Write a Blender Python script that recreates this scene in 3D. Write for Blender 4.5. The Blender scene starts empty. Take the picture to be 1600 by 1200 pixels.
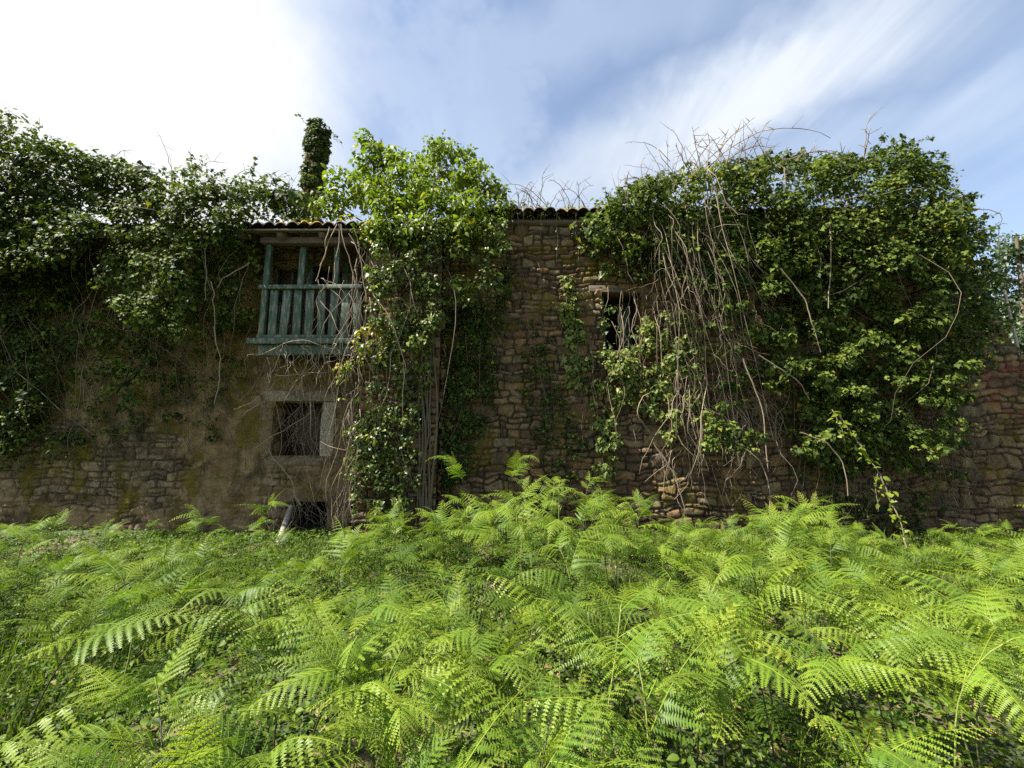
import bpy, math, random
import numpy as np
from mathutils import Vector, Matrix, Quaternion

# ------------------------------------------------------------------ camera, sky, sun, exposure
SC = bpy.context.scene
COL = SC.collection
EYE = 1.6
PITCH = math.radians(8.2)
FPX = 625.0                                   # focal length in pixels of the 1600 px wide photograph
cam = bpy.data.cameras.new('camera')
cam.sensor_width = 36.0
cam.lens = 36.0 * FPX / 1600.0
cam.clip_start = 0.05
cam.clip_end = 2000
camo = bpy.data.objects.new('camera', cam)
camo.location = (0, 0, EYE)
camo.rotation_euler = (math.pi / 2 + PITCH, 0, 0)
COL.objects.link(camo)
SC.camera = camo

SUN_AZ = math.radians(-106.5)                   # from +Y (view direction), negative = left
SUN_EL = math.radians(52)
SUN_DIR = Vector((math.sin(SUN_AZ) * math.cos(SUN_EL), math.cos(SUN_AZ) * math.cos(SUN_EL), math.sin(SUN_EL)))
sl = bpy.data.lights.new('sun', 'SUN')
sl.energy = 5.0
sl.angle = math.radians(0.55)
sl.color = (1.0, 0.95, 0.86)
so = bpy.data.objects.new('sun', sl)
so.rotation_euler = SUN_DIR.to_track_quat('Z', 'Y').to_euler()
so.location = SUN_DIR * 40
COL.objects.link(so)

SC.view_settings.view_transform = 'Standard'
SC.view_settings.look = 'None'
SC.view_settings.exposure = 1.58
SC.view_settings.gamma = 1
SC.render.engine = 'CYCLES'
SC.cycles.use_denoising = False
SC.cycles.max_bounces = 7
SC.cycles.diffuse_bounces = 3
SC.cycles.transmission_bounces = 4
SC.cycles.transparent_max_bounces = 8
SC.cycles.sample_clamp_indirect = 6


def ray(u, v):
    """unit direction in the world of a pixel of the 1600 x 1200 photograph"""
    a, b = (u - 800) / FPX, (600 - v) / FPX
    d = Vector((a, math.cos(PITCH) - b * math.sin(PITCH), math.sin(PITCH) + b * math.cos(PITCH)))
    return d.normalized()


def at(u, v, Y):
    d = ray(u, v)
    return Vector((d.x * Y / d.y, Y, EYE + d.z * Y / d.y))


class NT:
    """small helper for node trees"""
    def __init__(self, tree):
        self.t = tree
        self.n = tree.nodes
        self.l = tree.links

    def add(self, kind, **kw):
        nd = self.n.new(kind)
        for k, v in kw.items():
            if k.startswith('i_'):
                nd.inputs[k[2:].replace('_', ' ')].default_value = v
            else:
                setattr(nd, k, v)
        return nd

    def set(self, sock, val):
        if hasattr(val, 'is_output'):
            self.l.new(val, sock)
        else:
            sock.default_value = val

    def math(self, op, a, b=0.0, c=0.0, clamp=False):
        nd = self.n.new('ShaderNodeMath')
        nd.operation = op
        nd.use_clamp = clamp
        self.set(nd.inputs[0], a); self.set(nd.inputs[1], b); self.set(nd.inputs[2], c)
        return nd.outputs[0]

    def vmath(self, op, a, b=(0, 0, 0)):
        nd = self.n.new('ShaderNodeVectorMath')
        nd.operation = op
        self.set(nd.inputs[0], a); self.set(nd.inputs[1], b)
        return nd.outputs['Value'] if op in ('DOT_PRODUCT', 'LENGTH', 'DISTANCE') else nd.outputs['Vector']

    def ss(self, x, lo, hi):
        nd = self.n.new('ShaderNodeMapRange')
        nd.interpolation_type = 'SMOOTHSTEP'
        self.set(nd.inputs['Value'], x)
        nd.inputs['From Min'].default_value = lo
        nd.inputs['From Max'].default_value = hi
        return nd.outputs['Result']

    def mix(self, f, a, b, mode='MIX'):
        nd = self.n.new('ShaderNodeMix')
        nd.data_type = 'RGBA'
        nd.blend_type = mode
        self.set(nd.inputs[0], f)
        for s, v in ((nd.inputs[6], a), (nd.inputs[7], b)):
            if not hasattr(v, 'is_output') and len(v) == 3:
                v = (*v, 1)
            self.set(s, v)
        return nd.outputs[2]

    def noise(self, vec, scale, detail=4, rough=0.55, dist=0.0):
        nd = self.n.new('ShaderNodeTexNoise')
        if vec is not None:
            self.l.new(vec, nd.inputs['Vector'])
        nd.inputs['Scale'].default_value = scale
        nd.inputs['Detail'].default_value = detail
        nd.inputs['Roughness'].default_value = rough
        nd.inputs['Distortion'].default_value = dist
        return nd.outputs['Fac']

    def ramp(self, fac, stops, interp='LINEAR'):
        nd = self.n.new('ShaderNodeValToRGB')
        nd.color_ramp.interpolation = interp
        e = nd.color_ramp.elements
        while len(e) < len(stops):
            e.new(0.5)
        for el, (p, c) in zip(e, stops):
            el.position = p
            el.color = (*c, 1)
        self.set(nd.inputs['Fac'], fac)
        return nd.outputs['Color']


# ---- world: Nishita sky with thin high cloud, thick and bright towards the sun side
W = bpy.data.worlds.new('World')
SC.world = W
W.use_nodes = True
w = NT(W.node_tree)
w.n.clear()
sky = w.add('ShaderNodeTexSky')
sky.sky_type = 'NISHITA'
sky.sun_disc = False
sky.sun_elevation = SUN_EL
sky.sun_rotation = SUN_AZ
sky.air_density = 1.0
sky.dust_density = 0.7
sky.ozone_density = 2.2
tc = w.add('ShaderNodeTexCoord')
D = tc.outputs['Generated']
sep = w.add('ShaderNodeSeparateXYZ')
w.l.new(D, sep.inputs[0])
zz = w.math('MAXIMUM', sep.outputs['Z'], 0.08)
comb = w.add('ShaderNodeCombineXYZ')
w.l.new(w.math('DIVIDE', sep.outputs['X'], zz), comb.inputs['X'])
w.l.new(w.math('DIVIDE', sep.outputs['Y'], zz), comb.inputs['Y'])
PL = comb.outputs[0]
mp = w.add('ShaderNodeMapping')
w.l.new(PL, mp.inputs['Vector'])
mp.inputs['Rotation'].default_value = (0, 0, math.radians(-38))
mp.inputs['Scale'].default_value = (1.25, 0.30, 1.0)
cir = w.noise(mp.outputs[0], 1.5, 8, 0.58, 0.35)
cir2 = w.noise(D, 2.6, 5, 0.55, 0.2)
wob = w.math('MULTIPLY', w.math('SUBTRACT', w.noise(D, 3.2, 5, 0.6), 0.5), 0.5)


def blob(u, v, lo, hi):
    d = ray(u, v)
    dt = w.vmath('DOT_PRODUCT', D, tuple(d))
    return w.ss(w.math('ADD', dt, w.math('MULTIPLY', wob, 0.35)), lo, hi)


def streak(u0, v0, u1, v1, width):
    n = ray(u0, v0).cross(ray(u1, v1)).normalized()
    dist = w.math('ABSOLUTE', w.math('ADD', w.vmath('DOT_PRODUCT', D, tuple(n)), w.math('MULTIPLY', wob, 0.5)))
    mid = (ray(u0, v0) + ray(u1, v1)).normalized()
    half = math.cos(ray(u0, v0).angle(ray(u1, v1)) * 0.5 + 0.12)
    along = w.ss(w.vmath('DOT_PRODUCT', D, tuple(mid)), half - 0.07, half + 0.06)
    return w.math('MULTIPLY', w.math('SUBTRACT', 1.0, w.ss(dist, width * 0.15, width)), along)


big = w.math('MULTIPLY', blob(-20, 80, 0.80, 1.0), 1.0)
s1 = w.math('MULTIPLY', streak(870, 300, 1300, 60, 0.135), w.math('MULTIPLY', cir, 1.30))
s2 = w.math('MULTIPLY', streak(960, 330, 1480, 170, 0.10), w.math('MULTIPLY', cir, 0.7))
s3 = w.math('MULTIPLY', blob(690, 190, 0.968, 0.998), 0.40)
s4 = w.math('MULTIPLY', streak(690, 130, 1010, 20, 0.10), 0.40)
thin = w.math('MULTIPLY', w.ss(cir, 0.45, 0.80), 0.42)
thin = w.math('ADD', thin, w.math('MULTIPLY', w.ss(cir2, 0.45, 0.75), 0.15))
low = w.math('MULTIPLY', w.math('SUBTRACT', 1.0, w.ss(sep.outputs['Z'], 0.05, 0.75)), 0.18)
m = w.math('MAXIMUM', big, s1)
m = w.math('MAXIMUM', m, s2)
m = w.math('MAXIMUM', m, s3)
m = w.math('MAXIMUM', m, s4)
m = w.math('ADD', m, thin)
m = w.math('ADD', m, w.math('ADD', low, 0.09))
m = w.math('MINIMUM', m, 1.0)
tint = w.mix(1.0, sky.outputs[0], (2.1, 1.86, 1.66), 'MULTIPLY')
cloud = w.mix(w.math('MINIMUM', w.math('ADD', big, w.math('MULTIPLY', s1, 0.75)), 1.0), (4.6, 5.5, 6.9), (7.3, 7.4, 7.4))
colr = w.mix(m, tint, cloud)
bg = w.add('ShaderNodeBackground')
w.l.new(colr, bg.inputs['Color'])
bg.inputs['Strength'].default_value = 0.049
wo = w.add('ShaderNodeOutputWorld')
w.l.new(bg.outputs[0], wo.inputs['Surface'])

# ------------------------------------------------------------------ helpers: noise, meshes, tags
def _hash(ix, iy, iz, seed):
    h = (ix * 374761393 + iy * 668265263 + iz * 1274126177 + seed * 974634777) & 0xFFFFFFFF
    h = ((h ^ (h >> 13)) * 1274126177) & 0xFFFFFFFF
    h = ((h ^ (h >> 16)) * 2246822519) & 0xFFFFFFFF
    return ((h ^ (h >> 15)) & 0xFFFFFF) / float(0xFFFFFF)


def vnoise(x, y, z, seed=0):
    x, y, z = np.broadcast_arrays(np.asarray(x, float), np.asarray(y, float), np.asarray(z, float))
    ix, iy, iz = np.floor(x).astype(np.int64), np.floor(y).astype(np.int64), np.floor(z).astype(np.int64)
    fx, fy, fz = x - ix, y - iy, z - iz
    fx, fy, fz = fx * fx * (3 - 2 * fx), fy * fy * (3 - 2 * fy), fz * fz * (3 - 2 * fz)
    r = 0
    for a in (0, 1):
        for b in (0, 1):
            for c in (0, 1):
                wgt = (fx if a else 1 - fx) * (fy if b else 1 - fy) * (fz if c else 1 - fz)
                r = r + wgt * _hash(ix + a, iy + b, iz + c, seed)
    return r


def fbm(x, y, z=0.0, seed=0, octv=4):
    r, amp, tot = 0, 1.0, 0
    for i in range(octv):
        r = r + amp * vnoise(np.asarray(x) * 2 ** i, np.asarray(y) * 2 ** i, np.asarray(z) * 2 ** i, seed + i * 17)
        tot += amp
        amp *= 0.5
    return r / tot


class MB:
    """collects geometry with point attributes and builds ONE mesh object"""
    def __init__(self):
        self.v, self.f, self.at = [], [], []
        self.n = 0

    def add(self, verts, faces, **attrs):
        verts = np.asarray(verts, float).reshape(-1, 3)
        self.v.append(verts)
        faces = np.asarray(faces, np.int64)
        self.f.append(faces + self.n)
        self.at.append({k: np.broadcast_to(np.asarray(a, float), (len(verts),)) for k, a in attrs.items()})
        self.n += len(verts)

    def box(self, x0, x1, y0, y1, z0, z1, M=None, jit=0.0, rng=None, **attrs):
        v = np.array([[x, y, z] for z in (z0, z1) for y in (y0, y1) for x in (x0, x1)], float)
        if jit and rng is not None:
            v += rng.normal(0, jit, v.shape)
        if M is not None:
            v = v @ np.array(M.to_3x3()).T + np.array(M.translation)
        self.add(v, [[0, 2, 3, 1], [4, 5, 7, 6], [0, 1, 5, 4], [2, 6, 7, 3], [0, 4, 6, 2], [1, 3, 7, 5]], **attrs)

    def tube(self, pts, r0, r1=None, sides=5, cap=True, **attrs):
        p = np.asarray(pts, float)
        n = len(p)
        r1 = r0 if r1 is None else r1
        rad = np.linspace(r0, r1, n) if np.isscalar(r0) else np.asarray(r0)
        t = np.gradient(p, axis=0)
        t /= np.linalg.norm(t, axis=1)[:, None] + 1e-9
        ref = np.array([0.31, 0.83, 0.47])
        a = np.cross(t, ref)
        a /= np.linalg.norm(a, axis=1)[:, None] + 1e-9
        b = np.cross(t, a)
        ang = np.arange(sides) * 2 * math.pi / sides
        ring = p[:, None, :] + rad[:, None, None] * (np.cos(ang)[None, :, None] * a[:, None, :] + np.sin(ang)[None, :, None] * b[:, None, :])
        idx = np.arange(n * sides).reshape(n, sides)
        q = np.stack([idx[:-1], np.roll(idx[:-1], -1, 1), np.roll(idx[1:], -1, 1), idx[1:]], -1).reshape(-1, 4)
        self.add(ring.reshape(-1, 3), q, **attrs)
        if cap and sides == 4:
            self.f.append(np.array([[idx[0, 3], idx[0, 2], idx[0, 1], idx[0, 0]], [idx[-1, 0], idx[-1, 1], idx[-1, 2], idx[-1, 3]]]) + self.n - n * sides)

    def mesh(self, name, mat, smooth=False):
        me = bpy.data.meshes.new(name)
        v = np.concatenate(self.v)
        me.vertices.add(len(v))
        me.vertices.foreach_set('co', v.ravel())
        loops = np.concatenate([f.ravel() for f in self.f])
        sizes = np.concatenate([np.full(len(f), f.shape[1]) for f in self.f])
        me.loops.add(len(loops))
        me.loops.foreach_set('vertex_index', loops.astype(np.int32))
        me.polygons.add(len(sizes))
        me.polygons.foreach_set('loop_start', (np.cumsum(sizes) - sizes).astype(np.int32))
        keys = set(k for a in self.at for k in a)
        for k in keys:
            arr = np.concatenate([a.get(k, np.zeros(len(vv))) for a, vv in zip(self.at, self.v)])
            at_ = me.attributes.new(k, 'FLOAT', 'POINT')
            at_.data.foreach_set('value', arr.astype(np.float32))
        me.update(calc_edges=True)
        me.validate()
        if smooth:
            me.polygons.foreach_set('use_smooth', np.ones(len(me.polygons), bool))
        me.materials.append(mat)
        return me

    def build(self, name, mat, parent=None, smooth=False):
        o = bpy.data.objects.new(name, self.mesh(name, mat, smooth))
        COL.objects.link(o)
        if parent is not None:
            o.parent = parent
            o.matrix_parent_inverse = Matrix.Identity(4)
            o.location = -parent.matrix_basis.translation if parent.parent is None else -(parent.location + parent.parent.location)
        return o


def tag(o, label=None, cat=None, group=None, kind=None):
    if label: o['label'] = label
    if cat: o['category'] = cat
    if group: o['group'] = group
    if kind: o['kind'] = kind
    return o


def thing(name, label, cat, loc=(0, 0, 0), group=None):
    o = bpy.data.objects.new(name, None)
    o.empty_display_size = 0.2
    o.location = loc
    COL.objects.link(o)
    return tag(o, label, cat, group)


# ------------------------------------------------------------------ materials
def material(name):
    m = bpy.data.materials.new(name)
    m.use_nodes = True
    t = NT(m.node_tree)
    t.n.clear()
    out = t.add('ShaderNodeOutputMaterial')
    p = t.add('ShaderNodeBsdfPrincipled')
    t.l.new(p.outputs[0], out.inputs['Surface'])
    return m, t, p, out


def leaf_mat(name, dark, mid, light, yellow, trans=0.35, rough=0.38, spec=0.5, tcol=(1.3, 1.5, 0.5), randomize=False):
    m, t, p, out = material(name)
    a = t.add('ShaderNodeAttribute', attribute_name='tint')
    g = t.add('ShaderNodeAttribute', attribute_name='age')
    f = a.outputs['Fac']
    if randomize:
        oi = t.add('ShaderNodeObjectInfo')
        f = t.math('ADD', t.math('MULTIPLY', f, 0.45), t.math('MULTIPLY', oi.outputs['Random'], 0.55))
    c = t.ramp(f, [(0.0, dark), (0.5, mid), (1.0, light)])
    c = t.mix(g.outputs['Fac'], c, yellow)
    tco = t.add('ShaderNodeTexCoord')
    nz = t.noise(tco.outputs['Object'], 60, 3)
    c = t.mix(t.math('MULTIPLY', nz, 0.5), c, t.mix(1.0, c, (0.55, 0.6, 0.5), 'MULTIPLY'))
    t.l.new(c, p.inputs['Base Color'])
    p.inputs['Roughness'].default_value = rough
    p.inputs['Specular IOR Level'].default_value = spec
    tr = t.add('ShaderNodeBsdfTranslucent')
    t.l.new(t.mix(1.0, c, tcol, 'MULTIPLY'), tr.inputs['Color'])
    mx = t.add('ShaderNodeMixShader')
    mx.inputs[0].default_value = trans
    t.l.new(p.outputs[0], mx.inputs[1])
    t.l.new(tr.outputs[0], mx.inputs[2])
    t.l.new(mx.outputs[0], out.inputs['Surface'])
    return m


M = {}
M['ivy'] = leaf_mat('ivy_leaf', (0.022, 0.040, 0.008), (0.055, 0.085, 0.014), (0.15, 0.19, 0.032), (0.22, 0.20, 0.03), 0.28, 0.55, 0.13, (1.4, 1.5, 0.4))
M['ivy_pale'] = leaf_mat('ivy_leaf_pale', (0.055, 0.085, 0.016), (0.12, 0.16, 0.03), (0.22, 0.25, 0.06), (0.28, 0.23, 0.05), 0.28, 0.48, 0.3)
M['ivy_mid'] = leaf_mat('ivy_leaf_fresh', (0.035, 0.055, 0.009), (0.085, 0.12, 0.018), (0.18, 0.215, 0.035), (0.24, 0.22, 0.03), 0.32, 0.42, 0.35)
M['bush'] = leaf_mat('bush_leaf', (0.08, 0.125, 0.010), (0.15, 0.20, 0.015), (0.22, 0.26, 0.022), (0.34, 0.26, 0.02), 0.42, 0.46, 0.3)
M['yellow'] = leaf_mat('yellowing_leaf', (0.12, 0.17, 0.02), (0.22, 0.26, 0.03), (0.33, 0.34, 0.05), (0.40, 0.24, 0.02), 0.4, 0.45)
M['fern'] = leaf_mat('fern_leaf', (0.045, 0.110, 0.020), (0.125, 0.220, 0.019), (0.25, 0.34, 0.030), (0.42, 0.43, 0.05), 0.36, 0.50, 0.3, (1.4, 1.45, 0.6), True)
M['fern_shade'] = leaf_mat('fern_leaf_shade', (0.025, 0.062, 0.012), (0.065, 0.135, 0.015), (0.14, 0.225, 0.022), (0.24, 0.28, 0.03), 0.34, 0.55, 0.2, (1.4, 1.45, 0.6))  # darker fern leaf for low fronds: shade between the ferns put into the colour
M['weeds'] = leaf_mat('weed_leaf', (0.030, 0.062, 0.006), (0.07, 0.125, 0.011), (0.15, 0.21, 0.018), (0.26, 0.24, 0.05), 0.35, 0.55, 0.25)
M['tree'] = leaf_mat('tree_leaf', (0.035, 0.06, 0.025), (0.055, 0.085, 0.035), (0.085, 0.12, 0.05), (0.12, 0.12, 0.06), 0.25, 0.5)
M['litter'] = leaf_mat('dry_leaf', (0.11, 0.075, 0.03), (0.19, 0.14, 0.06), (0.30, 0.24, 0.12), (0.30, 0.2, 0.06), 0.1, 0.7, 0.3, (1, 0.9, 0.7))


def stem_mat(name, a, b, rough=0.8):
    m, t, p, out = material(name)
    tco = t.add('ShaderNodeTexCoord')
    at_ = t.add('ShaderNodeAttribute', attribute_name='tint')
    n = t.noise(tco.outputs['Object'], 22, 5)
    f = t.math('ADD', t.math('MULTIPLY', n, 0.5), t.math('MULTIPLY', at_.outputs['Fac'], 0.5))
    t.l.new(t.mix(f, a, b), p.inputs['Base Color'])
    p.inputs['Roughness'].default_value = rough
    bp = t.add('ShaderNodeBump')
    bp.inputs['Strength'].default_value = 0.5
    bp.inputs['Distance'].default_value = 0.01
    t.l.new(t.noise(tco.outputs['Object'], 60, 4), bp.inputs['Height'])
    t.l.new(bp.outputs[0], p.inputs['Normal'])
    return m


M['cane'] = stem_mat('dead_cane', (0.07, 0.05, 0.03), (0.34, 0.26, 0.175))
M['bark'] = stem_mat('ivy_bark', (0.05, 0.038, 0.022), (0.15, 0.115, 0.065))
M['pale_bark'] = stem_mat('pale_bark', (0.16, 0.13, 0.09), (0.44, 0.40, 0.32))
M['fern_stem'] = stem_mat('fern_stem', (0.018, 0.013, 0.008), (0.05, 0.05, 0.016), 0.5)
M['green_stem'] = stem_mat('green_stem', (0.16, 0.20, 0.04), (0.28, 0.32, 0.08), 0.5)


def stone_mat(name, cols, mortar, plaster, moss_amt=0.5, red=False):
    m, t, p, out = material(name)
    sr = t.add('ShaderNodeAttribute', attribute_name='stone').outputs['Fac']
    mo = t.add('ShaderNodeAttribute', attribute_name='mortar').outputs['Fac']
    pl = t.add('ShaderNodeAttribute', attribute_name='plaster').outputs['Fac']
    rd = t.add('ShaderNodeAttribute', attribute_name='red').outputs['Fac']
    O = t.add('ShaderNodeTexCoord').outputs['Object']
    k = len(cols)
    c = t.ramp(sr, [((i + 0.02) / k, cc) for i, cc in enumerate(cols)], 'CONSTANT')
    fine = t.noise(O, 18, 8, 0.65)
    mid = t.noise(O, 5, 5, 0.6)
    c = t.mix(t.ss(fine, 0.3, 0.75), t.mix(1.0, c, (0.5, 0.48, 0.46), 'MULTIPLY'), c)
    c = t.mix(t.math('MULTIPLY', t.ss(mid, 0.5, 0.72), 0.30), c, (0.24, 0.215, 0.16))       # grey lichen
    c = t.mix(mo, c, mortar)
    pcol = t.mix(t.ss(t.noise(O, 3.2, 7, 0.65), 0.35, 0.68), plaster, t.mix(1.0, plaster, (0.5, 0.44, 0.36), 'MULTIPLY'))
    c = t.mix(pl, c, pcol)
    c = t.mix(t.math('MULTIPLY', rd, t.ss(fine, 0.3, 0.6)), c, (0.19, 0.055, 0.04))
    ms = t.noise(O, 1.6, 8, 0.68, 0.4)
    c = t.mix(t.math('MULTIPLY', t.ss(ms, 0.50, 0.60), moss_amt), c, t.mix(t.noise(O, 9, 4), (0.055, 0.058, 0.010), (0.19, 0.13, 0.014)))
    ds = t.noise(O, 2.3, 8, 0.7, 0.8)
    c = t.mix(t.math('MULTIPLY', t.ss(ds, 0.47, 0.64), 0.75), c, (0.030, 0.026, 0.016))        # algae and dirt stains
    t.l.new(c, p.inputs['Base Color'])
    p.inputs['Roughness'].default_value = 0.92
    p.inputs['Specular IOR Level'].default_value = 0.2
    bp = t.add('ShaderNodeBump')
    bp.inputs['Strength'].default_value = 0.9
    bp.inputs['Distance'].default_value = 0.02
    t.l.new(t.math('ADD', fine, t.math('MULTIPLY', t.noise(O, 55, 5, 0.6), 0.4)), bp.inputs['Height'])
    t.l.new(bp.outputs[0], p.inputs['Normal'])
    return m


M['stone_b'] = stone_mat('rubble_stone', [(0.24, 0.157, 0.075), (0.15, 0.092, 0.048), (0.32, 0.22, 0.11), (0.20, 0.105, 0.058), (0.24, 0.18, 0.10), (0.12, 0.08, 0.045), (0.28, 0.165, 0.078)],
                         (0.032, 0.022, 0.013), (0.24, 0.18, 0.11), 0.65)
M['stone_a'] = stone_mat('plastered_stone', [(0.25, 0.175, 0.09), (0.31, 0.225, 0.125), (0.19, 0.125, 0.065), (0.34, 0.25, 0.14), (0.26, 0.19, 0.115)],
                         (0.06, 0.04, 0.018), (0.27, 0.185, 0.09), 0.95)
M['ashlar'] = stone_mat('dressed_stone', [(0.46, 0.39, 0.28), (0.52, 0.45, 0.33), (0.42, 0.35, 0.25)], (0.2, 0.16, 0.1), (0.50, 0.48, 0.44), 0.25)


def paint_mat():
    m, t, p, out = material('flaking_green_paint')
    O = t.add('ShaderNodeTexCoord').outputs['Object']
    mpn = t.add('ShaderNodeMapping')
    t.l.new(O, mpn.inputs['Vector'])
    mpn.inputs['Scale'].default_value = (1, 1, 0.18)
    n = t.noise(mpn.outputs[0], 26, 7, 0.65)
    big_ = t.noise(O, 4, 4)
    c = t.mix(big_, (0.014, 0.036, 0.015), (0.046, 0.088, 0.042))
    c = t.mix(t.ss(n, 0.48, 0.62), c, (0.155, 0.15, 0.115))
    c = t.mix(t.ss(t.noise(O, 11, 6, 0.7), 0.60, 0.72), c, (0.05, 0.04, 0.03))
    t.l.new(c, p.inputs['Base Color'])
    p.inputs['Roughness'].default_value = 0.62
    bp = t.add('ShaderNodeBump')
    bp.inputs['Strength'].default_value = 0.6
    bp.inputs['Distance'].default_value = 0.006
    t.l.new(n, bp.inputs['Height'])
    t.l.new(bp.outputs[0], p.inputs['Normal'])
    return m


M['paint'] = paint_mat()


def wood_mat(name, a, b):
    m, t, p, out = material(name)
    O = t.add('ShaderNodeTexCoord').outputs['Object']
    mpn = t.add('ShaderNodeMapping')
    t.l.new(O, mpn.inputs['Vector'])
    mpn.inputs['Scale'].default_value = (0.15, 1, 1)
    n = t.noise(mpn.outputs[0], 30, 7, 0.65)
    t.l.new(t.mix(n, a, b), p.inputs['Base Color'])
    p.inputs['Roughness'].default_value = 0.85
    bp = t.add('ShaderNodeBump')
    bp.inputs['Strength'].default_value = 0.7
    bp.inputs['Distance'].default_value = 0.01
    t.l.new(n, bp.inputs['Height'])
    t.l.new(bp.outputs[0], p.inputs['Normal'])
    return m


M['wood'] = wood_mat('old_wood', (0.05, 0.035, 0.025), (0.17, 0.125, 0.09))
M['eave_wood'] = wood_mat('eave_board', (0.10, 0.085, 0.05), (0.26, 0.22, 0.13))


def tile_mat():
    m, t, p, out = material('terracotta_tile')
    sr = t.add('ShaderNodeAttribute', attribute_name='stone').outputs['Fac']
    O = t.add('ShaderNodeTexCoord').outputs['Object']
    c = t.ramp(sr, [(0, (0.15, 0.075, 0.045)), (0.35, (0.22, 0.105, 0.06)), (0.7, (0.18, 0.095, 0.06)), (1, (0.25, 0.15, 0.09))])
    c = t.mix(t.ss(t.noise(O, 6, 7, 0.7), 0.40, 0.60), c, (0.07, 0.06, 0.035))
    c = t.mix(t.ss(t.noise(O, 2.4, 6, 0.7), 0.50, 0.60), c, (0.36, 0.22, 0.015))              # ochre lichen
    t.l.new(c, p.inputs['Base Color'])
    p.inputs['Roughness'].default_value = 0.9
    return m


M['tile'] = tile_mat()


def ground_mat():
    m, t, p, out = material('woodland_floor')
    O = t.add('ShaderNodeTexCoord').outputs['Object']
    a = t.noise(O, 0.9, 8, 0.65)
    b = t.noise(O, 14, 8, 0.7)
    litter = t.mix(t.ss(b, 0.3, 0.7), (0.07, 0.055, 0.025), (0.22, 0.17, 0.09))
    green = t.mix(b, (0.02, 0.033, 0.008), (0.07, 0.095, 0.02))
    t.l.new(t.mix(t.ss(a, 0.36, 0.50), litter, green), p.inputs['Base Color'])
    p.inputs['Roughness'].default_value = 0.95
    bp = t.add('ShaderNodeBump')
    bp.inputs['Strength'].default_value = 1.0
    bp.inputs['Distance'].default_value = 0.04
    t.l.new(b, bp.inputs['Height'])
    t.l.new(bp.outputs[0], p.inputs['Normal'])
    return m


M['ground'] = ground_mat()

# ------------------------------------------------------------------ ground
def gz(x, y):
    x = np.asarray(x, float); y = np.asarray(y, float)
    r = np.hypot(x, y)
    f = np.clip(1.5 - r / 60.0, 0, 1)
    return f * (0.16 * (fbm(x * 0.5, y * 0.5, 3.3, 5, 3) - 0.5) + 0.05 * (fbm(x * 2.5, y * 2.5, 1.1, 9, 2) - 0.5)) - 0.02


def make_ground():
    s = np.concatenate([-np.geomspace(600, 13.2, 26), np.linspace(-13, 13, 209), np.geomspace(13.2, 600, 26)])
    X, Y = np.meshgrid(s, s + 4.0)
    Z = gz(X, Y)
    n = len(s)
    idx = np.arange(n * n).reshape(n, n)
    q = np.stack([idx[:-1, :-1], idx[:-1, 1:], idx[1:, 1:], idx[1:, :-1]], -1).reshape(-1, 4)
    b = MB()
    b.add(np.stack([X, Y, Z], -1), q)
    tag(b.build('ground', M['ground'], None, True), kind='structure')


make_ground()

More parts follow.
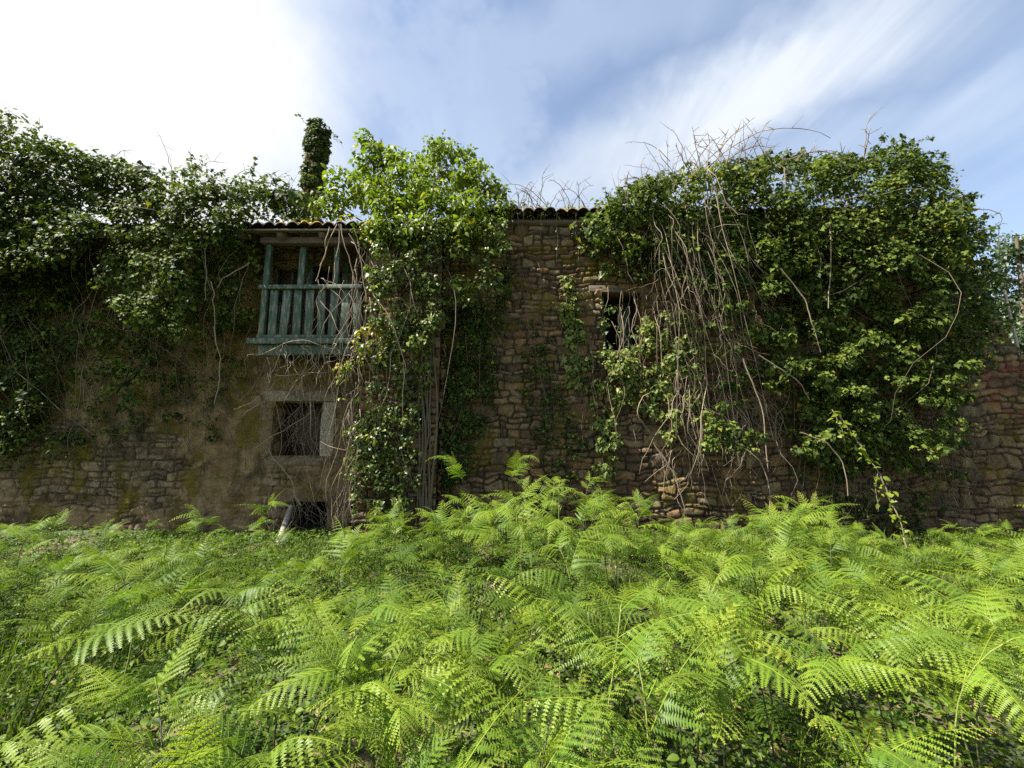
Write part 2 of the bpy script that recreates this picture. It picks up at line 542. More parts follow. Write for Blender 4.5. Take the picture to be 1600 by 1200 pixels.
# ------------------------------------------------------------------ masonry
def stone_field(U, V, seed, rh=(0.065, 0.235), sw=(0.10, 0.38)):
    rng = np.random.default_rng(seed)
    Uw = U + 0.10 * (vnoise(U * 2.1, V * 2.1, 0.5, seed) - 0.5) + 0.12 * (vnoise(U * 5, V * 5, 0.5, seed + 1) - 0.5)
    Vw = V + 0.15 * (vnoise(U * 1.2, V * 1.1, 4.5, seed + 2) - 0.5) + 0.12 * (vnoise(U * 4.5, V * 4.5, 2.5, seed + 3) - 0.5)
    lo, hi = V.min() - 0.5, V.max() + 0.8
    rows = [lo]
    while rows[-1] < hi:
        rows.append(rows[-1] + rng.uniform(*rh))
    rows = np.array(rows)
    R = np.clip(np.searchsorted(rows, Vw) - 1, 0, len(rows) - 2)
    r0, r1 = rows[R], rows[R + 1]
    sid = np.zeros_like(U); b0 = np.zeros_like(U); b1 = np.zeros_like(U)
    ulo, uhi = U.min() - 0.5, U.max() + 0.5
    split = np.zeros_like(U)
    for k in range(len(rows) - 1):
        mk = R == k
        if not mk.any():
            continue
        br = [ulo - rng.uniform(0, 0.4)]
        hgt = rows[k + 1] - rows[k]
        while br[-1] < uhi + 0.5:
            br.append(br[-1] + rng.uniform(sw[0], sw[1]) * (0.7 + 0.6 * (hgt - rh[0]) / (rh[1] - rh[0])))
        br = np.array(br)
        j = np.clip(np.searchsorted(br, Uw[mk]) - 1, 0, len(br) - 2)
        b0[mk], b1[mk] = br[j], br[j + 1]
        sid[mk] = k * 1000 + j
        sp = _hash(j, np.full_like(j, k), np.zeros_like(j), seed + 7) < (0.45 if hgt > 0.15 else 0.0)
        split[mk] = sp
    mid = r0 + (r1 - r0) * (0.35 + 0.3 * _hash(sid.astype(np.int64), np.zeros_like(R), np.zeros_like(R), seed + 8))
    up = (Vw > mid) & (split > 0)
    dn = (Vw <= mid) & (split > 0)
    r0 = np.where(up, mid, r0)
    r1 = np.where(dn, mid, r1)
    sid = sid * 2 + up
    si = sid.astype(np.int64)
    zero = np.zeros_like(si)
    rnd = _hash(si, zero, zero, seed + 11)
    rn2 = _hash(si, zero, zero, seed + 12)
    rn3 = _hash(si, zero, zero, seed + 13)
    du = np.minimum(Uw - b0, b1 - Uw)
    dv = np.minimum(Vw - r0, r1 - Vw)
    d = np.minimum(du, dv) - 0.30 * np.exp(-(du + dv) / 0.05) * 0.05 + 0.022 * (fbm(U * 13, V * 13, 0, seed + 4, 3) - 0.5)
    s = np.clip((d - 0.004) / 0.015, 0, 1)
    s = s * s * (3 - 2 * s)
    h = s * (0.022 + 0.030 * rnd) + s * ((Uw - (b0 + b1) / 2) * (rn2 - 0.5) * 0.20 + (Vw - (r0 + r1) / 2) * (rn3 - 0.5) * 0.40)
    h = h + 0.034 * (fbm(U * 8, V * 8, 0, seed + 5, 5) - 0.5) + 0.05 * (fbm(U * 0.9, V * 0.9, 0, seed + 6, 2) - 0.5)
    mort = 1 - np.clip((d - 0.002) / 0.012, 0, 1)
    return h, rn2, mort


def wall_face(mb, org, eu, nrm, U0, U1, V0, V1, seed, holes=(), top=None, plaster=0.0, res=0.021, redfn=None, amp=1.0):
    """one masonry face: org + u*eu + v*z, stones standing out along nrm"""
    nu, nv = int((U1 - U0) / res) + 2, int((V1 - V0) / res) + 2
    U, V = np.meshgrid(np.linspace(U0, U1, nu), np.linspace(V0, V1, nv))
    h, sr, mo = stone_field(U, V, seed)
    h = h * amp
    if plaster > 0:
        pm = np.clip((fbm(U * 0.7, V * 0.8, 7.7, seed + 30, 5) - (1 - plaster)) / 0.06, 0, 1)
        h = h * (1 - 0.72 * pm) + pm * (0.020 + 0.016 * (fbm(U * 3, V * 3, 0, seed + 31, 3) - 0.5))
        mo = mo * (1 - pm)
    else:
        pm = np.zeros_like(h)
    rd = redfn(U, V) if redfn else np.zeros_like(h)
    o, e, n_ = np.array(org), np.array(eu), np.array(nrm)
    P = o + U[..., None] * e + V[..., None] * np.array([0, 0, 1.0]) + h[..., None] * n_
    idx = np.arange(nu * nv).reshape(nv, nu)
    q = np.stack([idx[:-1, :-1], idx[:-1, 1:], idx[1:, 1:], idx[1:, :-1]], -1).reshape(-1, 4)
    cu, cv = (U[:-1, :-1] + U[1:, 1:]).ravel() / 2, (V[:-1, :-1] + V[1:, 1:]).ravel() / 2
    keep = np.ones(len(q), bool)
    for (a, b, c, d) in holes:
        keep &= ~((cu > a) & (cu < b) & (cv > c) & (cv < d))
    if top is not None:
        keep &= cv < top(cu)
    if np.dot(np.cross(e, [0, 0, 1.0]), n_) < 0:
        q = q[:, ::-1]
    mb.add(P, q[keep], stone=sr.ravel(), mortar=mo.ravel(), plaster=pm.ravel(), red=rd.ravel())


def core(mb, x0, x1, y0, y1, z0, z1, holes):
    """solid wall body behind the stone face, left open at the openings (x0,x1,z0,z1 of each)"""
    zs = dict(stone=0.5, mortar=0.8, plaster=0.0)
    cur = x0
    for (a, b, c, d) in sorted(holes):
        mb.box(cur, a, y0, y1, z0, z1, **zs)
        mb.box(a, b, y0 + 0.002, y1 - 0.002, z0, c, **zs)
        mb.box(a, b, y0 + 0.002, y1 - 0.002, d, z1, **zs)
        cur = b
    mb.box(cur, x1, y0, y1, z0, z1, **zs)


def tiled_roof(mb, x0, x1, ye, ze, yr, zr, seed, drop=None):
    """rows of curved clay tiles from the eave (ye, ze) up to the ridge (yr, zr)"""
    per = 0.21
    nx = int((x1 - x0) / per * 10)
    L = math.hypot(yr - ye, zr - ze)
    tl = 0.34
    rows = int(L / tl) + 1
    rng = np.random.default_rng(seed)
    xs = np.linspace(x0, x1, nx)
    ph = xs / per
    col = np.floor(ph).astype(np.int64)
    prof = np.abs(np.sin(ph * math.pi)) ** 0.7
    dy, dz = (yr - ye) / L, (zr - ze) / L
    for r in range(rows):
        off = 0.05 * (_hash(col, np.full_like(col, r), np.zeros_like(col), seed) - 0.5)
        lift = 0.025 * (_hash(col, np.full_like(col, r), np.zeros_like(col), seed + 3) - 0.3)
        sag = 0.05 * (fbm(xs * 0.6, r * 0.3, 0, seed, 2) - 0.5)
        a0 = r * tl - 0.05 + off
        a1 = r * tl + tl + 0.02 + off * 0.3
        rnd = _hash(col, np.full_like(col, r), np.zeros_like(col), seed + 5)
        low = np.stack([xs, ye + a0 * dy, ze + a0 * dz + 0.075 * prof + lift + sag + 0.030], -1)
        hi = np.stack([xs, ye + a1 * dy, ze + a1 * dz + 0.075 * prof + sag + 0.004], -1)
        und = low + np.array([0, 0.004, -0.017])
        P = np.concatenate([und, low, hi])
        i = np.arange(nx - 1)
        q = np.concatenate([np.stack([i, i + 1, i + 1 + nx, i + nx], -1), np.stack([i + nx, i + nx + 1, i + 2 * nx + 1, i + 2 * nx], -1)])
        mb.add(P, q, stone=np.tile(rnd, 3))


XF0, XF1, YF = -2.66, -1.27, 6.92          # projecting end wall of the left house
YA, YB = 7.72, 7.34                        # facades of the left and the right house
EAVE_A, EAVE_B = 5.30, 5.92

# ---- left house
houseA = thing('stone_house', 'ruined plastered house with the green wooden balcony and ivy covered roof', 'house', (-6.0, YA, 0))
pw0, pw1 = at(432, 628, YA), at(499, 712, YA)
HWA = (pw0.x, pw1.x, pw1.z, pw0.z)                    # small window below the balcony
HDA = (-4.03, -3.40, 3.46, 5.13)
HGA = (-4.84, -4.16, 3.90, 5.13)                      # small window beside that door                      # balcony door
HCA = (at(452, 800, YA).x, at(512, 800, YA).x, -0.1, 0.50)     # low cellar opening
holesA = [HWA, HDA, HCA, HGA]
mb = MB()
wall_face(mb, (0, YA, 0), (1, 0, 0), (0, -1, 0), -12.5, XF0 + 0.05, -0.3, 5.75, 3, holesA, None, 0.56)
# openings share their x range, so the body behind is split by columns
xsA = sorted(set([-12.5, XF0 + 0.05] + [v for h in holesA for v in h[:2]]))
for a, b in zip(xsA[:-1], xsA[1:]):
    cx = (a + b) / 2
    zs = sorted([(h[2], h[3]) for h in holesA if h[0] < cx < h[1]])
    z = -0.35
    for c, d in zs:
        if c > z:
            mb.box(a, b, YA + 0.04, YA + 0.55, z, c, stone=0.5, mortar=0.3, plaster=1)
        z = d
    mb.box(a, b, YA + 0.04, YA + 0.55, z, 5.72, stone=0.5, mortar=0.3, plaster=1)
mb.box(-12.5, XF1, 12.6, 13.0, -0.3, 6.3, stone=0.4, mortar=0.5)
mb.box(-12.9, -12.5, YA, 13.0, -0.3, 5.7, stone=0.4, mortar=0.5)
mb.box(-12.4, XF1 - 0.3, YA + 0.56, 12.5, 3.18, 3.30, stone=0.4, mortar=0.9)
mb.build('wall', M['stone_a'], houseA, True)
mb = MB()
wall_face(mb, (0, YF, 0), (1, 0, 0), (0, -1, 0), XF0, XF1, -0.3, 5.6, 12, amp=1.3)
wall_face(mb, (XF1, YF, 0), (0, 1, 0), (1, 0, 0), 0, 1.0, -0.3, 5.6, 13, amp=1.3)
wall_face(mb, (XF0, YF, 0), (0, 1, 0), (-1, 0, 0), 0, 1.0, -0.3, 5.6, 14, amp=1.3)
mb.box(XF0 + 0.02, XF1 - 0.02, YF + 0.03, 12.6, -0.3, 5.58, stone=0.3, mortar=0.7)
mb.build('end_wall', M['stone_b'], houseA, True)

# window with dressed stone surround
rng = np.random.default_rng(4)
win = MB()
win.box(HWA[0] - 0.02, HWA[1] + 0.02, YA + 0.58, YA + 0.62, HWA[2] - 0.06, HWA[3] + 0.06)
wino = win.build('window', M['wood'], houseA)
wino.data.materials.clear(); wino.data.materials.append(M['wood'])


def rough_block(mb, x0, x1, y0, y1, z0, z1, seed, n=7):
    """dressed block with worn, uneven faces"""
    import itertools
    def face(o, a, b):
        S, T = np.meshgrid(np.linspace(0, 1, n), np.linspace(0, 1, n))
        P = np.array(o) + S[..., None] * np.array(a) + T[..., None] * np.array(b)
        k = np.arange(n * n).reshape(n, n)
        return P.reshape(-1, 3), np.stack([k[:-1, :-1], k[:-1, 1:], k[1:, 1:], k[1:, :-1]], -1).reshape(-1, 4)
    X, Y, Z = x1 - x0, y1 - y0, z1 - z0
    c = np.array([(x0 + x1) / 2, (y0 + y1) / 2, (z0 + z1) / 2])
    hs = np.array([X, Y, Z]) / 2
    for o, a, b in (((x0, y0, z0), (X, 0, 0), (0, 0, Z)), ((x0, y1, z0), (0, -Y, 0), (0, 0, Z)), ((x1, y0, z0), (0, Y, 0), (0, 0, Z)),
                    ((x0, y0, z1), (X, 0, 0), (0, Y, 0)), ((x0, y1, z0), (X, 0, 0), (0, -Y, 0))):
        P, q = face(o, a, b)
        d = (P - c) / hs
        edge = (np.abs(d) > 0.999).sum(1) - 1
        P = P - 0.012 * edge[:, None] * np.sign(d) * (np.abs(d) > 0.999)
        for k in range(3):
            P[:, k] += 0.022 * (fbm(P[:, 0] * 5 + k * 9, P[:, 1] * 5, P[:, 2] * 5, seed, 3) - 0.5)
        mb.add(P, q, stone=(seed * 0.37) % 1.0, mortar=0.0, plaster=0.0)


def sub_block(name, dims, seed, parent, mat=None):
    b = MB()
    rough_block(b, *dims, seed)
    return b.build(name, mat or M['ashlar'], parent, False)


fy0, fy1 = YA - 0.06, YA + 0.34
sub_block('lintel', (HWA[0] - 0.24, HWA[1] + 0.28, fy0, fy1, HWA[3], HWA[3] + 0.22), 21, wino)
sub_block('jamb', (HWA[0] - 0.24, HWA[0], fy0, fy1, HWA[2] - 0.02, HWA[3] - 0.004), 22, wino, M['stone_a'])
sub_block('jamb', (HWA[1], HWA[1] + 0.28, fy0, fy1, HWA[2] - 0.02, HWA[3] - 0.004), 23, wino)
sub_block('sill', (HWA[0] - 0.16, HWA[1] + 0.20, fy0 + 0.02, fy1, HWA[2] - 0.20, HWA[2] - 0.024), 24, wino, M['stone_a'])

# balcony
bal = MB()
bx0, bx1, by = -4.47, XF0 - 0.015, 6.86
for i, x in enumerate(np.arange(bx0 + 0.1, bx1, 0.42)):
    bal.box(x - 0.05, x + 0.05, by + 0.12, YA + 0.03, 3.16, 3.28)
balo = bal.build('balcony', M['wood'], houseA)


def sub_box(name, boxes, parent, mat, seed=1, jit=0.004, bev=0.006):
    r_ = np.random.default_rng(seed)
    b = MB()
    for bx in boxes:
        Mx = None
        if len(bx) > 6:
            Mx = bx[6]
        b.box(*bx[:6], M=Mx, jit=jit, rng=r_)
    o = b.build(name, mat, parent)
    md = o.modifiers.new('edge', 'BEVEL')
    md.width = bev
    md.segments = 2
    return o


sub_box('floor', [(bx0 - 0.07, bx1, by - 0.06 + 0.115 * i, by - 0.06 + 0.115 * i + 0.108, 3.285, 3.325) for i in range(8)], balo, M['wood'], 3)
sub_box('fascia', [(bx0 - 0.12, bx1, by - 0.115, by - 0.065, 3.28, 3.38)], balo, M['paint'], 5)
sub_box('fascia', [(bx0 + 0.04, bx1, by - 0.04, by + 0.02, 3.10, 3.275)], balo, M['paint'], 6)
sub_box('bottom_rail', [(bx0 - 0.02, bx1, by - 0.03, by + 0.05, 3.40, 3.46)], balo, M['paint'], 7)
sub_box('top_rail', [(bx0 - 0.06, bx1, by - 0.055, by + 0.075, 4.30, 4.375)], balo, M['paint'], 8)
post_x = [bx0 + 0.05, bx0 + 0.62, bx0 + 1.25]
for i, x in enumerate(post_x):
    yy = by if i == 0 else by + 0.10
    w_ = 0.05 if i != 1 else 0.06
    sub_box('post', [(x - w_, x + w_, yy - 0.028, yy + 0.062, 3.33, 5.16)] , balo, M['paint'], 10 + i, 0.003, 0.012)
nb = 8
for i in range(nb):
    x = bx0 + 0.22 + i * (bx1 - bx0 - 0.30) / (nb - 1)
    Mx = Matrix.Translation((x, by + 0.01, 3.88)) @ Matrix.Rotation(rng.normal(0, 0.02), 4, 'Y') @ Matrix.Rotation(rng.normal(0, 0.04), 4, 'Z')
    sub_box('baluster', [(-0.070, 0.070, -0.014, 0.014, -0.415, 0.415, Mx)], balo, M['paint'], 20 + i, 0.003)
# side railing boards on the left return
for i in range(4):
    y = by + 0.22 + i * 0.2
    Mx = Matrix.Translation((bx0 - 0.01, y, 3.87))
    sub_box('baluster', [(-0.014, 0.014, -0.06, 0.06, -0.42, 0.42, Mx)], balo, M['paint'], 40 + i, 0.003)
sub_box('top_rail', [(bx0 - 0.05, bx0 + 0.05, by + 0.08, YA - 0.03, 4.295, 4.37)], balo, M['paint'], 9)
sub_box('beam', [(bx0 - 0.10, bx1, by - 0.05, by + 0.09, 5.165, 5.29)], balo, M['wood'], 50)

# balcony door
dr = MB()
dr.box(HDA[0] - 0.02, HDA[1] + 0.02, YA + 0.50, YA + 0.54, HDA[2], HDA[3])
dro = dr.build('door', M['wood'], houseA)
sub_box('frame', [(HDA[0] - 0.10, HDA[0] + 0.02, YA - 0.06, YA + 0.10, HDA[2] - 0.1, HDA[3] + 0.10),
                  (HDA[1] - 0.02, HDA[1] + 0.10, YA - 0.06, YA + 0.10, HDA[2] - 0.1, HDA[3] + 0.10)], dro, M['paint'], 60)

gw = MB()
gw.box(HGA[0] - 0.02, HGA[1] + 0.02, YA + 0.22, YA + 0.24, HGA[2], HGA[3])
gwo = gw.build('window', M['wood'], houseA)
gx = (HGA[0] + HGA[1]) / 2
sub_box('frame', [(HGA[0] - 0.02, HGA[0] + 0.05, YA + 0.06, YA + 0.13, HGA[2], HGA[3]), (HGA[1] - 0.05, HGA[1] + 0.02, YA + 0.06, YA + 0.13, HGA[2], HGA[3]),
                  (gx - 0.025, gx + 0.025, YA + 0.07, YA + 0.12, HGA[2] + 0.003, HGA[3] - 0.003), (HGA[0] + 0.053, HGA[1] - 0.053, YA + 0.074, YA + 0.116, 4.50, 4.54)], gwo, M['paint'], 61)

# roof of the left house
mb = MB()
tiled_roof(mb, -12.8, XF1 + 0.14, 6.66, EAVE_A + 0.06, 11.2, EAVE_A + 1.85, 5)
rfa = mb.build('roof', M['tile'], houseA)
bd = MB()
for i in range(5):
    t0, t1 = i * 0.2, i * 0.2 + 0.195
    s_ = 1.79 / 4.6
    y0, y1 = 6.62 + t0, 6.62 + t1
    bd.add([[-12.7, y0, EAVE_A + s_ * t0], [XF1, y0, EAVE_A + s_ * t0], [XF1, y1, EAVE_A + s_ * t1], [-12.7, y1, EAVE_A + s_ * t1],
            [-12.7, y0, EAVE_A + s_ * t0 + 0.03], [XF1, y0, EAVE_A + s_ * t0 + 0.03], [XF1, y1, EAVE_A + s_ * t1 + 0.03], [-12.7, y1, EAVE_A + s_ * t1 + 0.03]],
           [[0, 3, 2, 1], [4, 5, 6, 7], [0, 1, 5, 4], [2, 3, 7, 6], [0, 4, 7, 3], [1, 2, 6, 5]])
bd.add([[-12.7, 7.62, EAVE_A + 0.40], [XF1, 7.62, EAVE_A + 0.40], [XF1, 11.2, EAVE_A + 1.78], [-12.7, 11.2, EAVE_A + 1.78]], [[0, 1, 2, 3]])
bd.build('eave_boards', M['eave_wood'], rfa)
for i, x in enumerate(np.arange(-12.4, XF1, 0.75)):
    b = MB()
    b.box(-0.05, 0.05, 0, 1.25, -0.06, 0.06, M=Matrix.Translation((x, 6.68, EAVE_A - 0.04)) @ Matrix.Rotation(math.atan(1.79 / 4.6), 4, 'X'))
    if x > -6.5:
        b.build('rafter', M['wood'], rfa)
# back slope
mb = MB()
mb.add([[-12.8, 11.2, EAVE_A + 1.9], [XF1 + 0.1, 11.2, EAVE_A + 1.9], [XF1 + 0.1, 13.3, EAVE_A + 1.0], [-12.8, 13.3, EAVE_A + 1.0]], [[0, 1, 2, 3]], stone=0.4)
mb.build('back_slope', M['tile'], rfa)
# chimney, standing on the roof
pc = at(487, 300, 8.7)
pt = at(493, 196, 8.7)
ch = MB()
CHX = pc.x
rough_block(ch, CHX - 0.15, CHX + 0.15, 8.55, 8.85, 5.9, pt.z - 0.12, 31, 12)
ch.build('chimney', M['stone_b'], houseA)

# ---- right house
houseB = thing('stone_house', 'ruined bare rubble stone house half buried under a mound of ivy', 'house', (4.0, YB, 0))
pb0, pb1 = at(938, 458, YB), at(1003, 548, YB)
HWB = (pb0.x, pb1.x, pb1.z, pb0.z)
XB1 = 10.6


def topB(u):
    t = np.clip((u - 8.85) / 1.2, 0, 1)
    return np.where(u < 8.85, 5.84, 4.9 - 3.2 * t + 0.35 * (fbm(np.asarray(u) * 4, 0.3, 0.2, 77, 3) - 0.5)) - 0.0


def redB(U, V):
    blobs = np.zeros_like(U)
    for (u_, v_, r_) in ((1545, 520, 0.35), (1580, 580, 0.3), (1560, 620, 0.3), (1590, 640, 0.3), (1540, 590, 0.2)):
        p_ = at(u_, v_, YB)
        blobs = np.maximum(blobs, np.clip(1.4 - np.hypot((U - p_.x), (V - p_.z) * 1.7) / r_, 0, 1))
    return np.clip(blobs * 0.9 * (fbm(U * 5, V * 5, 0, 61, 3) > 0.46), 0, 1)


mb = MB()
wall_face(mb, (0, YB, 0), (1, 0, 0), (0, -1, 0), XF1 - 0.05, XB1, -0.3, 5.85, 21, [HWB], topB, 0.0, redfn=redB, amp=1.25)
core(mb, XF1 + 0.05, 8.85, YB + 0.04, YB + 0.6, -0.3, 5.80, [HWB])
for i in range(8):
    xa = 8.852 + i * 0.19
    mb.box(xa, xa + 0.188, YB + 0.04, YB + 0.6, -0.3, float(topB(np.array([xa + 0.19]))[0]) - 0.06, stone=0.5, mortar=0.8)
mb.box(XF1 + 0.05, 8.8, 12.6, 13.0, -0.3, 6.55, stone=0.4, mortar=0.5)
mb.box(8.3, 8.84, YB + 0.61, 12.6, -0.3, 5.8, stone=0.4, mortar=0.5)
mb.box(XF1 + 0.05, 8.29, YB + 0.61, 12.5, 3.0, 3.1, stone=0.4, mortar=0.9)
mb.build('wall', M['stone_b'], houseB, True)
wb = MB()
wb.box(HWB[0] + 0.02, HWB[0] + 0.10, YB + 0.14, YB + 0.20, HWB[2] + 0.01, HWB[3] - 0.01)
wb.box(HWB[1] - 0.30, HWB[1] - 0.02, YB + 0.48, YB + 0.52, HWB[2] + 0.01, HWB[3] - 0.01)
wbo = wb.build('window', M['paint'], houseB)
sub_box('lintel', [(HWB[0] - 0.22, HWB[1] + 0.24, YB - 0.055, YB + 0.42, HWB[3] - 0.002, HWB[3] + 0.13)], wbo, M['wood'], 70, 0.008, 0.015)
sub_block('sill', (HWB[0] - 0.12, HWB[1] + 0.14, YB - 0.075, YB + 0.3, HWB[2] - 0.11, HWB[2]), 71, wbo, M['stone_b'])
mb = MB()
tiled_roof(mb, XF1 - 0.1, 8.95, YB - 0.22, EAVE_B + 0.02, 11.0, EAVE_B + 1.45, 8)
rfb = mb.build('roof', M['tile'], houseB)
b = MB()
s_ = 1.43 / 3.9
b.add([[XF1, YB - 0.16, EAVE_B - 0.05], [8.85, YB - 0.16, EAVE_B - 0.05], [8.85, 11.0, EAVE_B + 1.38], [XF1, 11.0, EAVE_B + 1.38]], [[0, 1, 2, 3]])
b.box(XF1 + 0.02, 8.86, YB - 0.12, YB + 0.5, EAVE_B - 0.125, EAVE_B - 0.056)
b.build('eave_boards', M['wood'], rfb)
b = MB()
b.add([[XF1 - 0.1, 11.0, EAVE_B + 1.5], [8.95, 11.0, EAVE_B + 1.5], [8.95, 13.3, EAVE_B + 0.6], [XF1 - 0.1, 13.3, EAVE_B + 0.6]], [[0, 1, 2, 3]], stone=0.4)
b.build('back_slope', M['tile'], rfb)

# ------------------------------------------------------------------ leaves
def leaf_template(kind):
    if kind == 'ivy':            # five-lobed, folded along the midrib, tip curled down
        half = [(0.10, -0.10), (0.40, -0.12), (0.52, 0.12), (0.34, 0.26), (0.42, 0.48), (0.18, 0.62)]
        cen = [(0, 0.0), (0, 0.35), (0, 0.65), (0, 1.0)]
        fold, curl = 0.22, 0.20
        tri = [('c0', 'h0', 'h1'), ('c0', 'h1', 'h2'), ('c0', 'h2', 'h3'), ('c0', 'h3', 'c1'), ('c1', 'h3', 'h4'), ('c1', 'h4', 'h5'), ('c1', 'h5', 'c2'), ('c2', 'h5', 'c3')]
    else:                        # ovate
        half = [(0.20, 0.12), (0.30, 0.38), (0.20, 0.72)]
        cen = [(0, 0.0), (0, 0.4), (0, 0.72), (0, 1.0)]
        fold, curl = 0.30, 0.28
        tri = [('c0', 'h0', 'c1'), ('h0', 'h1', 'c1'), ('c1', 'h1', 'h2'), ('c1', 'h2', 'c2'), ('c2', 'h2', 'c3')]
    V, ix = [], {}
    for i, (x, y) in enumerate(cen):
        ix['c%d' % i] = len(V); V.append((x, y, -curl * y * y))
    for i, (x, y) in enumerate(half):
        ix['h%d' % i] = len(V); V.append((x, y, fold * x - curl * y * y))
    for i, (x, y) in enumerate(half):
        ix['g%d' % i] = len(V); V.append((-x, y, fold * x - curl * y * y))
    F = []
    for t_ in tri:
        F.append([ix[k] for k in t_])
        F.append([ix[k.replace('h', 'g')] for k in t_][::-1])
    return np.array(V), np.array(F)


TPL = {'ivy': leaf_template('ivy'), 'ovate': leaf_template('ovate')}


def add_leaves(mb, pos, nrm, tip, size, tint, age, kind='ivy'):
    V, F = TPL[kind]
    N = len(pos)
    if N == 0:
        return
    nrm = nrm / (np.linalg.norm(nrm, axis=1)[:, None] + 1e-9)
    tip = tip - (tip * nrm).sum(1)[:, None] * nrm
    tip = tip / (np.linalg.norm(tip, axis=1)[:, None] + 1e-9)
    bi = np.cross(tip, nrm)
    P = pos[:, None, :] + size[:, None, None] * (V[None, :, 0, None] * bi[:, None, :] + V[None, :, 1, None] * tip[:, None, :] + V[None, :, 2, None] * nrm[:, None, :])
    k = len(V)
    f = (F[None] + (np.arange(N) * k)[:, None, None]).reshape(-1, 3)
    mb.add(P.reshape(-1, 3), f, tint=np.repeat(tint, k), age=np.repeat(age, k))


def clump(mb, rng, C, R, dens, size, kind='ivy', front=0.5, up=0.6, yellow=0.04, squash=0.8, tint0=0.45, tspread=0.40):
    """leaf clusters: C (n,3) centres, R (n) radii"""
    C, R = np.asarray(C, float), np.asarray(R, float)
    n = np.maximum(3, ((2.65 if kind == 'ivy' else 1.75) * dens * R ** 2 * rng.uniform(0.6, 1.4, len(R))).astype(int))
    rep = np.repeat(np.arange(len(R)), n)
    d = rng.normal(0, 1, (len(rep), 3))
    d /= np.linalg.norm(d, axis=1)[:, None]
    keep = rng.random(len(rep)) < 0.35 + 0.65 * np.clip(0.5 + 0.6 * (-front * d[:, 1] + up * d[:, 2]), 0, 1)
    rep, d = rep[keep], d[keep]
    rr = R[rep] * (0.45 + 0.6 * rng.random(len(rep)) ** 0.6)
    pos = C[rep] + d * rr[:, None] * np.array([1, 0.8, squash])
    nrm = d * 0.6 + np.array([0, -front, up]) + rng.normal(0, 0.50, d.shape)
    tip = d * 0.45 + np.array([0, -0.15, -0.75]) + rng.normal(0, 0.40, d.shape)
    ct = rng.normal(tint0, tspread * 0.7, len(R))
    tint = np.clip(ct[rep] + rng.normal(0, tspread * 0.6, len(rep)), 0, 1)
    age = np.clip((rng.random(len(rep)) < yellow) * rng.uniform(0.4, 1, len(rep)), 0, 1)
    sz = size * (0.79 if kind == 'ivy' else 1.0) * rng.uniform(0.55, 1.3, len(rep)) * rng.uniform(0.62, 1.28, len(R))[rep]
    add_leaves(mb, pos, nrm, tip, sz, tint, age, kind)
    return pos


def in_poly(px, pz, poly):
    c = np.zeros(len(px), bool)
    n = len(poly)
    for i in range(n):
        x0, z0 = poly[i]
        x1, z1 = poly[i - 1]
        hit = ((z0 > pz) != (z1 > pz)) & (px < (x1 - x0) * (pz - z0) / (z1 - z0 + 1e-12) + x0)
        c ^= hit
    return c


def poly_at(pts, Y):
    return [(p.x, p.z) for p in (at(u, v, Y) for u, v in pts)]


def sample(rng, poly, n):
    a = np.array(poly)
    lo, hi = a.min(0), a.max(0)
    X, Z = np.zeros(0), np.zeros(0)
    while len(X) < n:
        x, z = rng.uniform(lo[0], hi[0], n * 2), rng.uniform(lo[1], hi[1], n * 2)
        k = in_poly(x, z, poly)
        X, Z = np.concatenate([X, x[k]]), np.concatenate([Z, z[k]])
    return X[:n], Z[:n]


def area(poly):
    a = np.array(poly)
    return 0.5 * abs(np.dot(a[:, 0], np.roll(a[:, 1], 1)) - np.dot(a[:, 1], np.roll(a[:, 0], 1)))


def ivy_sheet(mb, rng, pts, Yref, Ywall, depth, cpm, rad, dens, size, gap=0.0, gscale=1.6, seed=0, ceil=None, **kw):
    """clumps over a patch outlined in the photograph and placed at its own distance; depth(x,z,rand)->distance in front of Ywall"""
    poly = poly_at(pts, Yref)
    n = max(3, int(area(poly) * cpm))
    X, Z = sample(rng, poly, n)
    if gap > 0:
        nz = fbm(X * gscale, Z * gscale, 0.7, seed + 91, 3)
        k = nz > gap
        X, Z = X[k], Z[k]
    bul = fbm(X * 1.3, Z * 1.3, 2.2, seed + 5, 3)
    Y = Ywall - depth(X, Z, bul, rng.random(len(X)))
    # keep the outline when the clump stands nearer or farther than the reference plane
    s = Y / Yref
    X, Z = X * s, EYE + (Z - EYE) * s
    R = rng.uniform(rad[0], rad[1], len(X))
    return clump(mb, rng, np.stack([X, Y, Z], -1), R, dens, size, **kw)


def wiggle(rng, a, b, n, amp, sag=0.0):
    """a natural, smoothly wandering line from a to b"""
    a, b = np.array(a, float), np.array(b, float)
    n = max(n, 14)
    t = np.linspace(0, 1, n)
    p = a + (b - a) * t[:, None]
    ln = np.linalg.norm(b - a)
    off = np.zeros((n, 3))
    for k, wt in ((1, 1.0), (2, 0.55), (3.3, 0.34), (5.7, 0.17), (9.1, 0.08)):
        off += wt * np.sin(t[:, None] * math.pi * k + rng.uniform(0, 6.28, 3)) * rng.normal(0, 1, 3)
    off -= off[0] + (off[-1] - off[0]) * t[:, None]
    p += off * amp * ln * 0.42
    p[:, 2] -= sag * np.sin(t * math.pi)
    return p


def stems(mb, rng, starts, ends, r=(0.006, 0.014), amp=0.12, sag=0.0, n=10, sides=4):
    for a, b in zip(starts, ends):
        r0 = rng.uniform(*r)
        mb.tube(wiggle(rng, a, b, n, amp, sag if np.isscalar(sag) else rng.uniform(*sag)), r0, r0 * 0.55, sides, tint=rng.random())


